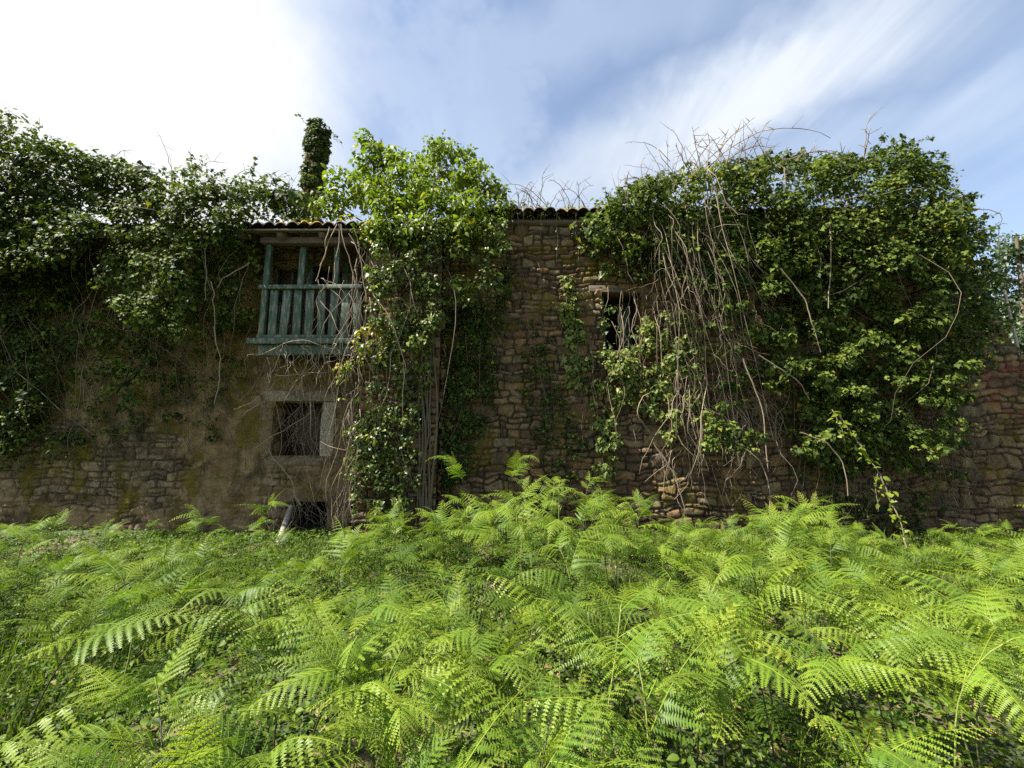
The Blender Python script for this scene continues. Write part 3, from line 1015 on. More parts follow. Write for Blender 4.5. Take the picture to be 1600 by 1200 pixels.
def rnd_stems(mb, rng, poly_top, poly_bot, Ytop, Ybot, cnt, **kw):
    """stems that run from one patch to another (patches outlined in the photograph)"""
    pa, pb = poly_at(poly_top, Ytop[1]), poly_at(poly_bot, Ybot[1])
    xa, za = sample(rng, pa, cnt)
    xb, zb = sample(rng, pb, cnt)
    oa, ob = np.argsort(xa), np.argsort(xb)
    xa, za, xb, zb = xa[oa], za[oa], xb[ob], zb[ob]
    k = rng.permutation(cnt)
    A = np.stack([xa, rng.uniform(*Ytop, cnt), za], -1)
    B = np.stack([xb, rng.uniform(*Ybot, cnt), zb], -1)
    mix_ = rng.random(cnt) < 0.75
    B2 = np.where(mix_[:, None], B, B[k])
    stems(mb, rng, A, B2, **kw)


def plant(name, label, cat, loc, group=None):
    return thing(name, label, cat, loc, group)


def spray(mb_leaf, mb_stem, rng, a, b, nl, size, kind='ivy', amp=0.1, r=0.006, tint=0.5, age=0.0, sag=0.0):
    """one free shoot with leaves along it"""
    p = wiggle(rng, a, b, 12, amp, sag)
    mb_stem.tube(p, r, r * 0.4, 4, tint=rng.random())
    t = rng.random(nl) ** 0.8 * 11
    i = np.minimum(t.astype(int), 10)
    pos = p[i] + (p[i + 1] - p[i]) * (t - i)[:, None] + rng.normal(0, size * 0.35, (nl, 3))
    nrm = np.array([0, -0.4, 0.8]) + rng.normal(0, 0.5, (nl, 3))
    tip = np.array([0, -0.1, -0.3]) + rng.normal(0, 0.8, (nl, 3))
    add_leaves(mb_leaf, pos, nrm, tip, size * rng.uniform(0.6, 1.3, nl), np.clip(rng.normal(tint, 0.2, nl), 0, 1), np.full(nl, age) * rng.random(nl), kind)


# ---- ivy blanket over the roof edge of the left house
rng = np.random.default_rng(101)
o = plant('ivy', 'dark ivy blanket sprawling over the roof left of the chimney', 'ivy', (-7.0, 7.2, EAVE_A))
L, S = MB(), MB()
top_pts = [(-120, 120), (-40, 165), (15, 185), (60, 225), (150, 245), (195, 268), (250, 285), (300, 266), (345, 275), (400, 278), (445, 300), (480, 312), (545, 330),
           (560, 328), (500, 322), (440, 318), (385, 330), (370, 370), (330, 370), (240, 340), (160, 345), (110, 400), (40, 420), (-120, 440)]
ivy_sheet(L, rng, top_pts, 6.7, 6.75, lambda x, z, b, r: np.where(x > -4.95, -0.35 + 0.3 * b, 0.08 + 0.6 * b), 50, (0.11, 0.28), 460, 0.074, gap=0.36, gscale=2.2, seed=1, front=0.4, up=0.8, yellow=0.05, tint0=0.5)
ivy_sheet(L, rng, top_pts, 6.9, 6.9, lambda x, z, b, r: 0.2 * r, 16, (0.2, 0.34), 160, 0.13, seed=3, tint0=0.35)
ivy_sheet(L, rng, top_pts[:17], 7.3, 7.3, lambda x, z, b, r: -0.9 * r + 0.4 * b, 30, (0.15, 0.32), 300, 0.075, seed=2, front=0.3, up=0.9, yellow=0.06, tint0=0.55)
ivy_sheet(L, rng, [(370, 290), (440, 298), (470, 308), (525, 325), (530, 345), (370, 345)], 7.6, 7.9, lambda x, z, b, r: 0.8 * r, 40, (0.13, 0.24), 420, 0.075, seed=4, tint0=0.6)
ivy_sheet(L, rng, [(330, 300), (385, 315), (392, 345), (386, 385), (330, 380)], 6.55, 6.62, lambda x, z, b, r: 0.15 * b, 60, (0.08, 0.16), 560, 0.075, seed=6, tint0=0.5)
for (u, v, du, dv, nl) in ((18, 200, -5, -30, 22), (45, 205, 18, -22, 14), (290, 275, 8, -45, 24), (305, 270, 20, -30, 18), (395, 280, 10, -38, 18), (230, 280, 6, -26, 14), (410, 285, 26, -18, 14), (262, 285, -6, -28, 12), (330, 280, 26, -18, 12), (60, 220, 30, -6, 12), (445, 305, 6, -35, 14)):
    a, b = at(u, v, 7.1), at(u + du, v + dv, 7.0)
    spray(L, S, rng, a, b, nl, 0.07, amp=0.18)
rnd_stems(S, rng, [(0, 260), (480, 320), (480, 335), (0, 330)], [(0, 330), (480, 345), (380, 400), (0, 420)], (6.9, 7.3), (6.6, 6.9), 40, amp=0.25)
L.build('foliage', M['ivy'], o)
S.build('stem', M['bark'], o)

# ---- curtain hanging from that eave in front of the facade
rng = np.random.default_rng(102)
o = plant('ivy', 'grey-green ivy curtain dangling from the eave just beside the balcony', 'ivy', (-6.0, 6.7, EAVE_A))
L, S = MB(), MB()
ivy_sheet(L, rng, [(165, 330), (240, 305), (330, 350), (400, 375), (412, 430), (400, 480), (375, 520), (330, 500), (300, 540), (250, 520), (200, 510), (160, 440), (170, 380)], 6.9, 7.1,
          lambda x, z, b, r: np.where(x > -5.8, 0.25 * b, 0.62 + 0.35 * b - 0.2 * r), 74, (0.08, 0.19), 620, 0.072, gap=0.36, gscale=2.4, seed=7, tint0=0.55, yellow=0.04)
ivy_sheet(L, rng, [(155, 470), (240, 460), (265, 500), (250, 560), (215, 590), (225, 640), (190, 640), (165, 590), (140, 540)], 7.35, 7.45,
          lambda x, z, b, r: 0.35 * b, 50, (0.07, 0.16), 620, 0.075, gap=0.40, gscale=3.0, seed=8, tint0=0.5)
rnd_stems(S, rng, [(170, 330), (410, 350), (410, 370), (170, 350)], [(160, 480), (420, 470), (380, 660), (150, 640)], (6.6, 6.9), (6.9, 7.6), 26, r=(0.003, 0.007), amp=0.18, n=14)
L.build('foliage', M['ivy'], o)
S.build('stem', M['cane'], o)

rng = np.random.default_rng(103)
o = plant('ivy', 'dim ivy growing in shade at the far end of the plastered facade', 'ivy', (-9.5, 7.5, 2.5))
L, S = MB(), MB()
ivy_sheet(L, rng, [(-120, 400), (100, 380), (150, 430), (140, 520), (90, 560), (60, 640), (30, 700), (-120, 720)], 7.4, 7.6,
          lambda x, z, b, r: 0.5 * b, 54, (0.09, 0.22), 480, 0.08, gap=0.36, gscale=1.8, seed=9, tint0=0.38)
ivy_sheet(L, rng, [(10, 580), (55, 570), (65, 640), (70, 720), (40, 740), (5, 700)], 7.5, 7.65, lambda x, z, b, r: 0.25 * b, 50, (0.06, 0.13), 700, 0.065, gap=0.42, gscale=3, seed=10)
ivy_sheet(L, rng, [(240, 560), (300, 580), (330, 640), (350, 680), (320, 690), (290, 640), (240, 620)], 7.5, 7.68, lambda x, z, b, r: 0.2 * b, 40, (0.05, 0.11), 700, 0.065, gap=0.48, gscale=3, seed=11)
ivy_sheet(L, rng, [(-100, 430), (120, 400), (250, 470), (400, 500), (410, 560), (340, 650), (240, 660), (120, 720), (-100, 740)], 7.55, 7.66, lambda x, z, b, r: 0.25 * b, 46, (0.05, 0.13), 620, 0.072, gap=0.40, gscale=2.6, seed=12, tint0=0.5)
rnd_stems(S, rng, [(-60, 400), (400, 480), (400, 520), (-60, 450)], [(-60, 640), (400, 640), (400, 800), (-60, 800)], (7.5, 7.68), (7.60, 7.69), 150, r=(0.003, 0.009), amp=0.16, n=12)
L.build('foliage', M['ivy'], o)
S.build('stem', M['bark'], o)

# ---- chimney ivy
rng = np.random.default_rng(104)
o = plant('ivy', 'ivy sleeve wrapped around the chimney shaft', 'ivy', (CHX, 8.7, 6.4))
L, S = MB(), MB()
zz_ = np.linspace(6.2, pt.z - 0.03, 240)
ang = rng.uniform(0, 2 * math.pi, 240)
wid = 0.16 + 0.06 * vnoise(zz_ * 1.5, 0, 0, 3)
C = np.stack([CHX + (zz_ - pc.z) * 0.03 + np.cos(ang) * wid, 8.7 + np.sin(ang) * wid, zz_], -1)
clump(L, rng, C, rng.uniform(0.06, 0.12, 240), 2800, 0.075, front=0.6, up=0.4, tint0=0.42, yellow=0.02)
clump(L, rng, [(CHX + 0.22, 8.65, pt.z - 0.2), (CHX + 0.27, 8.6, pt.z - 0.5), (CHX + 0.1, 8.6, pt.z - 0.02)], [0.10, 0.12, 0.14], 3000, 0.07, tint0=0.4)
spray(L, S, rng, (CHX, 8.7, pt.z - 0.1), at(462, 182, 8.7), 18, 0.06, amp=0.25)
spray(L, S, rng, (CHX + 0.2, 8.7, pt.z - 0.2), at(536, 232, 8.6), 16, 0.06, amp=0.2, sag=-0.1)
for k in range(5):
    S.tube(wiggle(rng, (CHX + 0.19 * math.cos(k * 1.3), 8.7 + 0.19 * math.sin(k * 1.3), 6.0), (CHX + 0.18 * math.cos(k * 1.3 + 1), 8.7 + 0.18 * math.sin(k * 1.3 + 1), pt.z - 0.1), 14, 0.06), 0.014, 0.006, 5, tint=rng.random())
L.build('foliage', M['ivy'], o)
S.build('stem', M['bark'], o)

# ---- bright bush on top of the projecting wall
rng = np.random.default_rng(105)
o = plant('bush', 'sunny yellow-green bush crowning the wall beside the balcony', 'bush', (-1.9, 7.5, 5.6))
L, S = MB(), MB()
base = np.array((-1.9, 7.6, 5.55))
lobes = [(585, 262, 36, 7.5), (575, 225, 16, 7.5), (610, 245, 20, 7.6), (545, 300, 36, 7.2), (640, 290, 44, 7.3), (690, 250, 34, 7.4), (685, 225, 14, 7.4), (728, 245, 16, 7.5), (735, 280, 36, 7.3),
         (775, 300, 26, 7.3), (790, 325, 20, 7.2), (600, 320, 40, 7.0), (670, 325, 44, 6.9), (740, 335, 36, 6.9), (515, 322, 26, 6.9), (660, 275, 40, 8.0), (720, 300, 40, 8.1), (590, 300, 40, 8.0), (640, 360, 36, 6.7), (710, 365, 34, 6.75), (590, 355, 26, 6.65)]
for (u, v, r, Y) in lobes:
    c = np.array(at(u, v, Y))
    rm = r * Y / FPX * 1.1
    nn = int(26 * (r / 30) ** 2) + 6
    d = rng.normal(0, 1, (nn, 3)); d /= np.linalg.norm(d, axis=1)[:, None]
    C = c + d * rm * rng.uniform(0.35, 1.0, (nn, 1))
    clump(L, rng, C, rng.uniform(0.08, 0.17, nn), 760, 0.10, 'ovate', front=0.35, up=0.75, yellow=0.03, tint0=0.55, tspread=0.25)
    S.tube(wiggle(rng, base + rng.normal(0, 0.15, 3) * np.array([1, 0.4, 0]), c, 10, 0.12), 0.03, 0.006, 5, tint=rng.random())
for (u, v, du, dv) in ((575, 230, 3, -24), (590, 235, 8, -20), (690, 235, 4, -30), (700, 240, 2, -24), (728, 250, 8, -26), (560, 245, -12, -12), (745, 270, 20, -18), (620, 250, 14, -20), (660, 255, 0, -20)):
    spray(L, S, rng, at(u, v, 7.4), at(u + du, v + dv, 7.4), 20, 0.085, 'ovate', amp=0.12, tint=0.6)
ivy_sheet(L, rng, [(560, 340), (600, 350), (610, 380), (575, 385), (550, 365)], 6.6, 6.6, lambda x, z, b, r: 0.2 * b, 30, (0.06, 0.1), 900, 0.07, kind='ovate', yellow=0.75, tint0=0.7)
for (u, v) in ((446, 343), (462, 345), (478, 346), (490, 347), (540, 345), (555, 342)):
    c = np.array(at(u, v, 6.7))
    add_leaves(L, c + rng.normal(0, 0.05, (14, 3)), np.array([0, -0.4, 0.9]) + rng.normal(0, 0.4, (14, 3)), np.array([0, -0.4, -0.3]) + rng.normal(0, 0.6, (14, 3)), np.full(14, 0.07) * rng.uniform(0.6, 1.3, 14), np.full(14, 0.8), rng.uniform(0.6, 1, 14), 'ovate')
L.build('foliage', M['bush'], o)
S.build('branch', M['bark'], o)

# ---- ivy draped down the projecting wall
rng = np.random.default_rng(106)
o = plant('ivy', 'glossy ivy draped down the projecting end wall under the bright bush', 'ivy', (-1.9, 6.85, 3.5))
L, S = MB(), MB()
ivy_sheet(L, rng, [(560, 375), (640, 350), (730, 350), (805, 335), (800, 400), (785, 450), (760, 500), (730, 470), (690, 480), (680, 520), (650, 540), (610, 530), (580, 500), (570, 430)], 6.75, 6.85,
          lambda x, z, b, r: 0.08 + 0.42 * b - np.where(x > -1.2, 0.25 * r, 0), 60, (0.07, 0.18), 560, 0.078, gap=0.42, gscale=2.6, seed=21, tint0=0.5, yellow=0.03)
ivy_sheet(L, rng, [(590, 500), (680, 500), (672, 600), (650, 640), (650, 700), (665, 740), (640, 810), (560, 800), (540, 740), (550, 660), (580, 620)], 6.8, 6.88,
          lambda x, z, b, r: 0.06 + 0.16 * b, 100, (0.05, 0.13), 800, 0.075, gap=0.33, gscale=3.0, seed=22, tint0=0.4, yellow=0.05)
rnd_stems(S, rng, [(560, 360), (680, 360), (680, 400), (560, 400)], [(560, 600), (680, 560), (680, 820), (540, 820)], (6.7, 6.85), (6.80, 6.88), 34, r=(0.003, 0.007), amp=0.14, n=14)
L.build('foliage', M['ivy_mid'], o)
S.build('stem', M['cane'], o)
T = MB()
for k in range(8):
    u = 655 + k * 3.6 + rng.uniform(-2, 2)
    a, b = np.array(at(u + rng.uniform(-6, 6), 790, 6.84)), np.array(at(u, 470 + rng.uniform(-40, 60), 6.84))
    a[2] = -0.05
    p = wiggle(rng, a, b, 18, 0.035)
    p[:, 1] = 6.84 + rng.uniform(-0.05, 0.02) + 0.015 * np.sin(np.arange(18))
    T.tube(p, rng.uniform(0.014, 0.03), 0.010, 6, tint=rng.random())
T.build('trunk', M['bark'], o, True)

# ---- yellowing vine by the balcony corner
rng = np.random.default_rng(107)
o = plant('vine', 'yellow and lime leaved vine tumbling below the balcony corner', 'vine', (-2.7, 6.6, 2.6))
L, S = MB(), MB()
ivy_sheet(L, rng, [(555, 520), (600, 505), (612, 545), (600, 570), (575, 560), (545, 590), (515, 590), (525, 570), (555, 560)], 6.6, 6.65, lambda x, z, b, r: 0.25 * b, 60, (0.05, 0.12), 1000, 0.085, kind='ovate', yellow=0.25, tint0=0.6, seed=31)
ivy_sheet(L, rng, [(520, 590), (560, 590), (560, 630), (575, 650), (590, 690), (560, 680), (540, 650), (525, 620)], 6.62, 6.7, lambda x, z, b, r: 0.2 * b, 40, (0.04, 0.09), 1000, 0.08, kind='ovate', yellow=0.4, tint0=0.6, gap=0.42, gscale=4, seed=32)
rnd_stems(S, rng, [(545, 380), (600, 380), (600, 500), (545, 500)], [(515, 560), (600, 560), (590, 700), (515, 700)], (6.6, 6.75), (6.55, 6.7), 16, r=(0.004, 0.008), amp=0.15)
rnd_stems(S, rng, [(530, 600), (570, 600), (570, 660), (530, 660)], [(510, 820), (560, 820), (560, 850), (510, 850)], (6.6, 6.8), (6.55, 6.75), 12, r=(0.004, 0.008), amp=0.12)
L.build('foliage', M['yellow'], o)
S.build('stem', M['cane'], o)

# ---- ivy in the shaded recess and on the bare wall
rng = np.random.default_rng(108)
o = plant('ivy', 'small leaved ivy clinging in the dark recess next to the end wall', 'ivy', (-0.9, YB, 2.2))
L, S = MB(), MB()
ivy_sheet(L, rng, [(686, 480), (770, 470), (790, 400), (800, 430), (775, 560), (765, 650), (740, 720), (700, 770), (680, 740)], YB, YB - 0.03, lambda x, z, b, r: 0.05 + 0.22 * b, 110, (0.06, 0.13), 800, 0.066, gap=0.34, seed=41, tint0=0.3)
rnd_stems(S, rng, [(690, 420), (800, 420), (800, 480), (690, 480)], [(690, 600), (790, 600), (790, 800), (690, 800)], (YB - 0.14, YB - 0.05), (YB - 0.10, YB - 0.05), 26, r=(0.003, 0.008), amp=0.12)
L.build('foliage', M['ivy'], o)
S.build('stem', M['bark'], o)

rng = np.random.default_rng(109)
o = plant('ivy', 'sunlit ivy strand climbing the bare stones left of the window', 'ivy', (1.2, YB, 2.0))
L, S = MB(), MB()
ivy_sheet(L, rng, [(872, 430), (890, 428), (905, 470), (900, 500), (925, 545), (985, 560), (990, 610), (960, 650), (965, 690), (955, 745), (930, 745), (935, 690), (925, 640), (890, 600), (880, 520)], YB, YB - 0.04,
          lambda x, z, b, r: 0.03 + 0.14 * b, 110, (0.05, 0.11), 1300, 0.085, gap=0.37, gscale=3, seed=51, tint0=0.55, yellow=0.06)
ivy_sheet(L, rng, [(880, 345), (940, 340), (975, 430), (950, 440), (925, 400), (895, 380)], YB - 0.1, YB - 0.1, lambda x, z, b, r: 0.15 * b, 60, (0.06, 0.12), 900, 0.085, gap=0.40, gscale=3, seed=52, tint0=0.45)
rnd_stems(S, rng, [(880, 440), (960, 560), (950, 600), (885, 500)], [(880, 600), (960, 700), (960, 780), (900, 780)], (YB - 0.09, YB - 0.06), (YB - 0.09, YB - 0.06), 14, r=(0.003, 0.007), amp=0.10)
L.build('foliage', M['ivy_pale'], o)
S.build('stem', M['bark'], o)

rng = np.random.default_rng(110)
o = plant('ivy', 'dark small leaved ivy film on the middle of the bare stone wall', 'ivy', (0.5, YB, 2.0))
L, S = MB(), MB()
ivy_sheet(L, rng, [(830, 490), (860, 500), (870, 600), (895, 640), (920, 700), (890, 760), (850, 740), (835, 690), (815, 620), (810, 560)], YB, YB - 0.04, lambda x, z, b, r: 0.02 + 0.08 * b, 130, (0.04, 0.09), 1100, 0.055, gap=0.40, gscale=3.5, seed=61, tint0=0.35)
rnd_stems(S, rng, [(810, 380), (870, 400), (870, 500), (810, 500)], [(800, 600), (920, 600), (920, 790), (800, 790)], (YB - 0.08, YB - 0.06), (YB - 0.09, YB - 0.06), 16, r=(0.002, 0.006), amp=0.10)
L.build('foliage', M['ivy'], o)
S.build('stem', M['bark'], o)

rng = np.random.default_rng(111)
o = plant('ivy', 'pale lit ivy patch spread beneath the dark window opening', 'ivy', (2.3, YB, 2.6))
L, S = MB(), MB()
ivy_sheet(L, rng, [(945, 560), (1000, 540), (1010, 500), (1060, 480), (1100, 500), (1110, 560), (1085, 640), (1040, 690), (1000, 640), (960, 600)], YB - 0.1, YB - 0.08,
          lambda x, z, b, r: 0.05 + 0.35 * b, 80, (0.06, 0.14), 900, 0.09, gap=0.37, gscale=2.6, seed=71, tint0=0.6, yellow=0.12)
ivy_sheet(L, rng, [(1100, 640), (1180, 620), (1200, 680), (1150, 720), (1100, 700)], YB - 0.15, YB - 0.1, lambda x, z, b, r: 0.05 + 0.25 * b, 40, (0.05, 0.10), 900, 0.075, gap=0.45, gscale=3, seed=72, tint0=0.5, yellow=0.12)
ivy_sheet(L, rng, [(935, 470), (960, 470), (965, 510), (985, 515), (1005, 500), (1015, 550), (940, 560)], YB - 0.08, YB - 0.04, lambda x, z, b, r: 0.12 * b, 60, (0.04, 0.08), 900, 0.075, gap=0.42, gscale=4, seed=73, tint0=0.45)
rnd_stems(S, rng, [(935, 420), (1010, 420), (1010, 460), (935, 460)], [(930, 540), (1010, 540), (1020, 600), (930, 600)], (YB - 0.16, YB - 0.1), (YB - 0.14, YB - 0.08), 5, r=(0.003, 0.006), amp=0.14)
rnd_stems(S, rng, [(950, 460), (1100, 440), (1100, 500), (950, 520)], [(950, 620), (1110, 620), (1110, 760), (960, 740)], (YB - 0.3, YB - 0.08), (YB - 0.2, YB - 0.06), 30, r=(0.003, 0.009), amp=0.14)
L.build('foliage', M['ivy_pale'], o)
S.build('stem', M['cane'], o)

# ---- the big mound
rng = np.random.default_rng(112)
o = plant('ivy', 'massive overhanging ivy mound burying the end of the stone house', 'ivy', (5.5, 7.0, 0))
L, S = MB(), MB()
crown = [(905, 348), (930, 325), (960, 308), (1000, 292), (1030, 280), (1090, 272), (1150, 262), (1215, 256), (1250, 264), (1300, 252), (1340, 270), (1385, 240), (1425, 240), (1470, 272), (1495, 322), (1530, 362), (1540, 395),
         (1500, 420), (1420, 415), (1330, 425), (1260, 430), (1180, 410), (1100, 400), (1030, 390), (960, 385), (920, 365)]
ivy_sheet(L, rng, crown, 6.6, 6.75, lambda x, z, b, r: 0.05 + 0.50 * b + 0.1 * np.sin(x), 40, (0.09, 0.25), 470, 0.080, gap=0.40, gscale=2.4, seed=81, front=0.45, up=0.8, yellow=0.05, tint0=0.62)  # crown leaves tinted lighter: the sunlit top is put into their colour
ivy_sheet(L, rng, crown, 7.5, 7.5, lambda x, z, b, r: -0.9 * r + 0.6 * b, 16, (0.2, 0.36), 280, 0.085, seed=82, front=0.3, up=0.9, yellow=0.04, tint0=0.62)
ivy_sheet(L, rng, crown, 7.1, 7.1, lambda x, z, b, r: 0.3 * r, 16, (0.2, 0.34), 160, 0.13, seed=84, front=0.3, up=0.8, tint0=0.4)
body = [(960, 385), (1100, 395), (1260, 425), (1420, 415), (1548, 395), (1560, 470), (1530, 540), (1500, 620), (1485, 690), (1420, 735), (1330, 740), (1270, 720), (1235, 690), (1225, 620), (1200, 560), (1170, 520), (1110, 490), (1080, 440), (1000, 430)]
ivy_sheet(L, rng, body, 6.9, 7.15, lambda x, z, b, r: 0.0 + 0.15 * r + 1.05 * np.clip(b - 0.25, 0, 1) ** 1.0 * np.clip((z - 0.6) / 3.0, 0.25, 1.2), 46, (0.08, 0.20), 560, 0.082, gap=0.43, gscale=2.3, seed=83, front=0.55, up=0.6, yellow=0.03, tint0=0.47)
ivy_sheet(L, rng, body, 7.15, 7.25, lambda x, z, b, r: 0.15 * r, 30, (0.08, 0.16), 420, 0.08, gap=0.36, gscale=2.0, seed=85, front=0.6, up=0.4, tint0=0.3)  # under-layer tinted dark: shade in the gaps put into the leaf colour
for k in range(190):
    u, v = rng.uniform(940, 1540), 0
    v = np.interp(u, [905, 1000, 1090, 1215, 1300, 1340, 1400, 1470, 1540], [340, 292, 272, 256, 250, 262, 234, 266, 372])
    Y = rng.uniform(6.5, 7.6)
    du, dv = rng.normal(0, 22), -rng.uniform(4, 26) * rng.uniform(0.5, 1.4)
    spray(L, S, rng, at(u, v + 14, Y), at(u + du, v + dv, Y), 16, 0.07, amp=0.15)
for (u, v, du, dv) in ((1385, 235, 30, -28), (1400, 235, 60, -25), (1430, 240, 55, 0), (1350, 250, 25, -28), (1370, 240, 12, -32), (1540, 360, 25, -10), (1450, 250, 30, 20), (1500, 310, 35, -5)):
    spray(L, S, rng, at(u, v, 6.7), at(u + du, v + dv, 6.6), 26, 0.075, 'ovate', amp=0.12, tint=0.45)
ivy_sheet(L, rng, [(1490, 430), (1550, 400), (1575, 430), (1585, 500), (1560, 560), (1530, 590), (1490, 640)], 7.0, 7.05, lambda x, z, b, r: 0.1 + 0.4 * b, 40, (0.08, 0.2), 500, 0.08, gap=0.42, gscale=2.4, seed=88, tint0=0.45)
ivy_sheet(L, rng, [(1230, 690), (1330, 730), (1430, 720), (1500, 660), (1500, 790), (1400, 840), (1260, 830)], 7.2, 7.28, lambda x, z, b, r: 0.30 * b, 60, (0.05, 0.13), 640, 0.07, gap=0.42, gscale=3, seed=89, tint0=0.35)
rnd_stems(S, rng, [(1230, 600), (1520, 600), (1520, 680), (1230, 680)], [(1230, 800), (1560, 780), (1560, 860), (1230, 860)], (7.0, 7.25), (7.1, 7.28), 80, r=(0.003, 0.008), amp=0.12)
for k in range(64):      # clusters that stick out, sunlit look partly put into their lighter tint
    u, v = rng.uniform(1090, 1500), rng.uniform(430, 705)
    c = np.array(at(u, v, rng.uniform(6.45, 6.9)))
    n_ = 6
    clump(L, rng, c + rng.normal(0, 0.10, (n_, 3)) * np.array([1.6, 0.6, 0.6]), rng.uniform(0.07, 0.12, n_), 1000, 0.085, front=0.5, up=0.8, tint0=0.60, yellow=0.05)
tw_ = MB()
rnd_stems(tw_, rng, [(950, 250), (1140, 240), (1140, 330), (950, 340)], [(960, 380), (1180, 380), (1200, 520), (980, 480)], (6.2, 6.7), (6.3, 6.9), 46, r=(0.002, 0.006), amp=0.2)
rnd_stems(tw_, rng, [(1140, 250), (1480, 250), (1480, 330), (1140, 330)], [(1140, 330), (1500, 330), (1500, 420), (1140, 420)], (6.3, 6.7), (6.3, 6.7), 22, r=(0.002, 0.005), amp=0.10)
tw_.build('dry_twigs', M['cane'], o)
rnd_stems(S, rng, [(960, 300), (1500, 300), (1500, 380), (960, 380)], [(1000, 480), (1520, 480), (1480, 800), (1230, 800)], (6.7, 7.2), (7.0, 7.25), 46, r=(0.004, 0.010), amp=0.16, n=14)
L.build('foliage', M['ivy'], o)
S.build('stem', M['bark'], o)

# ---- dead, bare canes
def canes(label, rng, fn, loc, name='dead_vine', cat='dead vine', mat='cane', group=None):
    S_ = MB()
    fn(S_)
    ob = S_.build(name, M[mat])
    # base the object near its foot
    ob.data.transform(Matrix.Translation(-Vector(loc)))
    ob.location = loc
    return tag(ob, label, cat, group)


rng = np.random.default_rng(120)


def f_main(S_):
    for k in range(28):
        u0 = rng.uniform(1010, 1120); v0 = rng.uniform(290, 400)
        u1 = u0 + rng.uniform(20, 130); v1 = rng.uniform(520, 800)
        a, c = np.array(at(u0, v0, rng.uniform(6.3, 6.6))), np.array(at(u1, v1, rng.uniform(6.6, 7.1)))
        mid = np.array(at(u0 + rng.uniform(0, 45), v0 + 90, rng.uniform(6.0, 6.3)))
        t = np.linspace(0, 1, 16)[:, None]
        p = (1 - t) ** 2 * a + 2 * t * (1 - t) * mid + t * t * c
        p += wiggle(rng, (0, 0, 0), (0.001, 0, 1.6), len(p), 0.09) - np.linspace(0, 1, len(p))[:, None] * np.array((0.001, 0, 1.6))
        r0 = rng.uniform(0.003, 0.008)
        S_.tube(p, r0, r0 * 0.4, 5, tint=rng.random())
        for q in range(3):
            i = int(rng.integers(4, 14))
            e = p[i] + np.array([rng.normal(0, 0.22), rng.normal(0, 0.10), -rng.uniform(0.15, 0.7)])
            S_.tube(wiggle(rng, p[i], e, 10, 0.16), r0 * 0.55, r0 * 0.2, 4, tint=rng.random())


canes('long bundle of bare canes cascading from the mound crown beside the window', rng, f_main, (2.9, 6.5, 3.0))


def f_heap(S_):
    for k in range(110):
        u0, v0 = rng.uniform(1040, 1200), rng.uniform(540, 640)
        u1, v1 = u0 + rng.normal(15, 35), rng.uniform(660, 800)
        a, c = at(u0, v0, rng.uniform(7.0, 7.25)), at(u1, v1, rng.uniform(6.95, 7.22))
        r0 = rng.uniform(0.003, 0.009)
        S_.tube(wiggle(rng, a, c, 10, 0.22), r0, r0 * 0.5, 4, tint=rng.random())


canes('tan mat of withered stems against the wall under the pale ivy', rng, f_heap, (3.3, 7.1, 1.0))


def f_win(S_):
    for k in range(38):
        u0, v0 = rng.uniform(415, 560), rng.uniform(540, 620)
        u1, v1 = u0 + rng.normal(0, 40), rng.uniform(680, 860)
        a, c = at(u0, v0, rng.uniform(6.9, 7.5)), at(u1, v1, rng.uniform(6.7, 7.4))
        r0 = rng.uniform(0.003, 0.0065)
        S_.tube(wiggle(rng, a, c, 12, 0.16), r0, r0 * 0.5, 4, tint=rng.random())
    for k in range(36):
        u0, v0 = rng.uniform(432, 500), rng.uniform(628, 660)
        u1, v1 = rng.uniform(432, 500), rng.uniform(680, 720)
        S_.tube(wiggle(rng, at(u0, v0, rng.uniform(7.66, 7.95)), at(u1, v1, rng.uniform(7.64, 7.95)), 8, 0.2), 0.005, 0.003, 4, tint=rng.random() * 0.4)
    for k in range(46):
        u0, v0 = rng.uniform(430, 530), rng.uniform(740, 800)
        S_.tube(wiggle(rng, at(u0, v0, rng.uniform(7.2, 7.6)), at(u0 + rng.normal(0, 30), rng.uniform(820, 870), rng.uniform(7.2, 7.65)), 10, 0.2), 0.005, 0.002, 4, tint=rng.random() * 0.7)
    for (ua, va, ub, vb, Ya) in ((380, 650, 470, 580, 6.9), (365, 640, 440, 590, 6.8), (430, 585, 520, 580, 6.75), (400, 700, 490, 640, 7.2), (470, 790, 420, 700, 6.9), (500, 690, 560, 700, 6.7), (540, 700, 575, 740, 6.7)):
        S_.tube(wiggle(rng, at(ua, va, Ya), at(ub, vb, Ya + 0.1), 12, 0.10, 0.04), 0.010, 0.005, 5, tint=0.9)


canes('tangle of dry brown stems choking the small window below the balcony', rng, f_win, (-4.0, 7.2, 0.8))


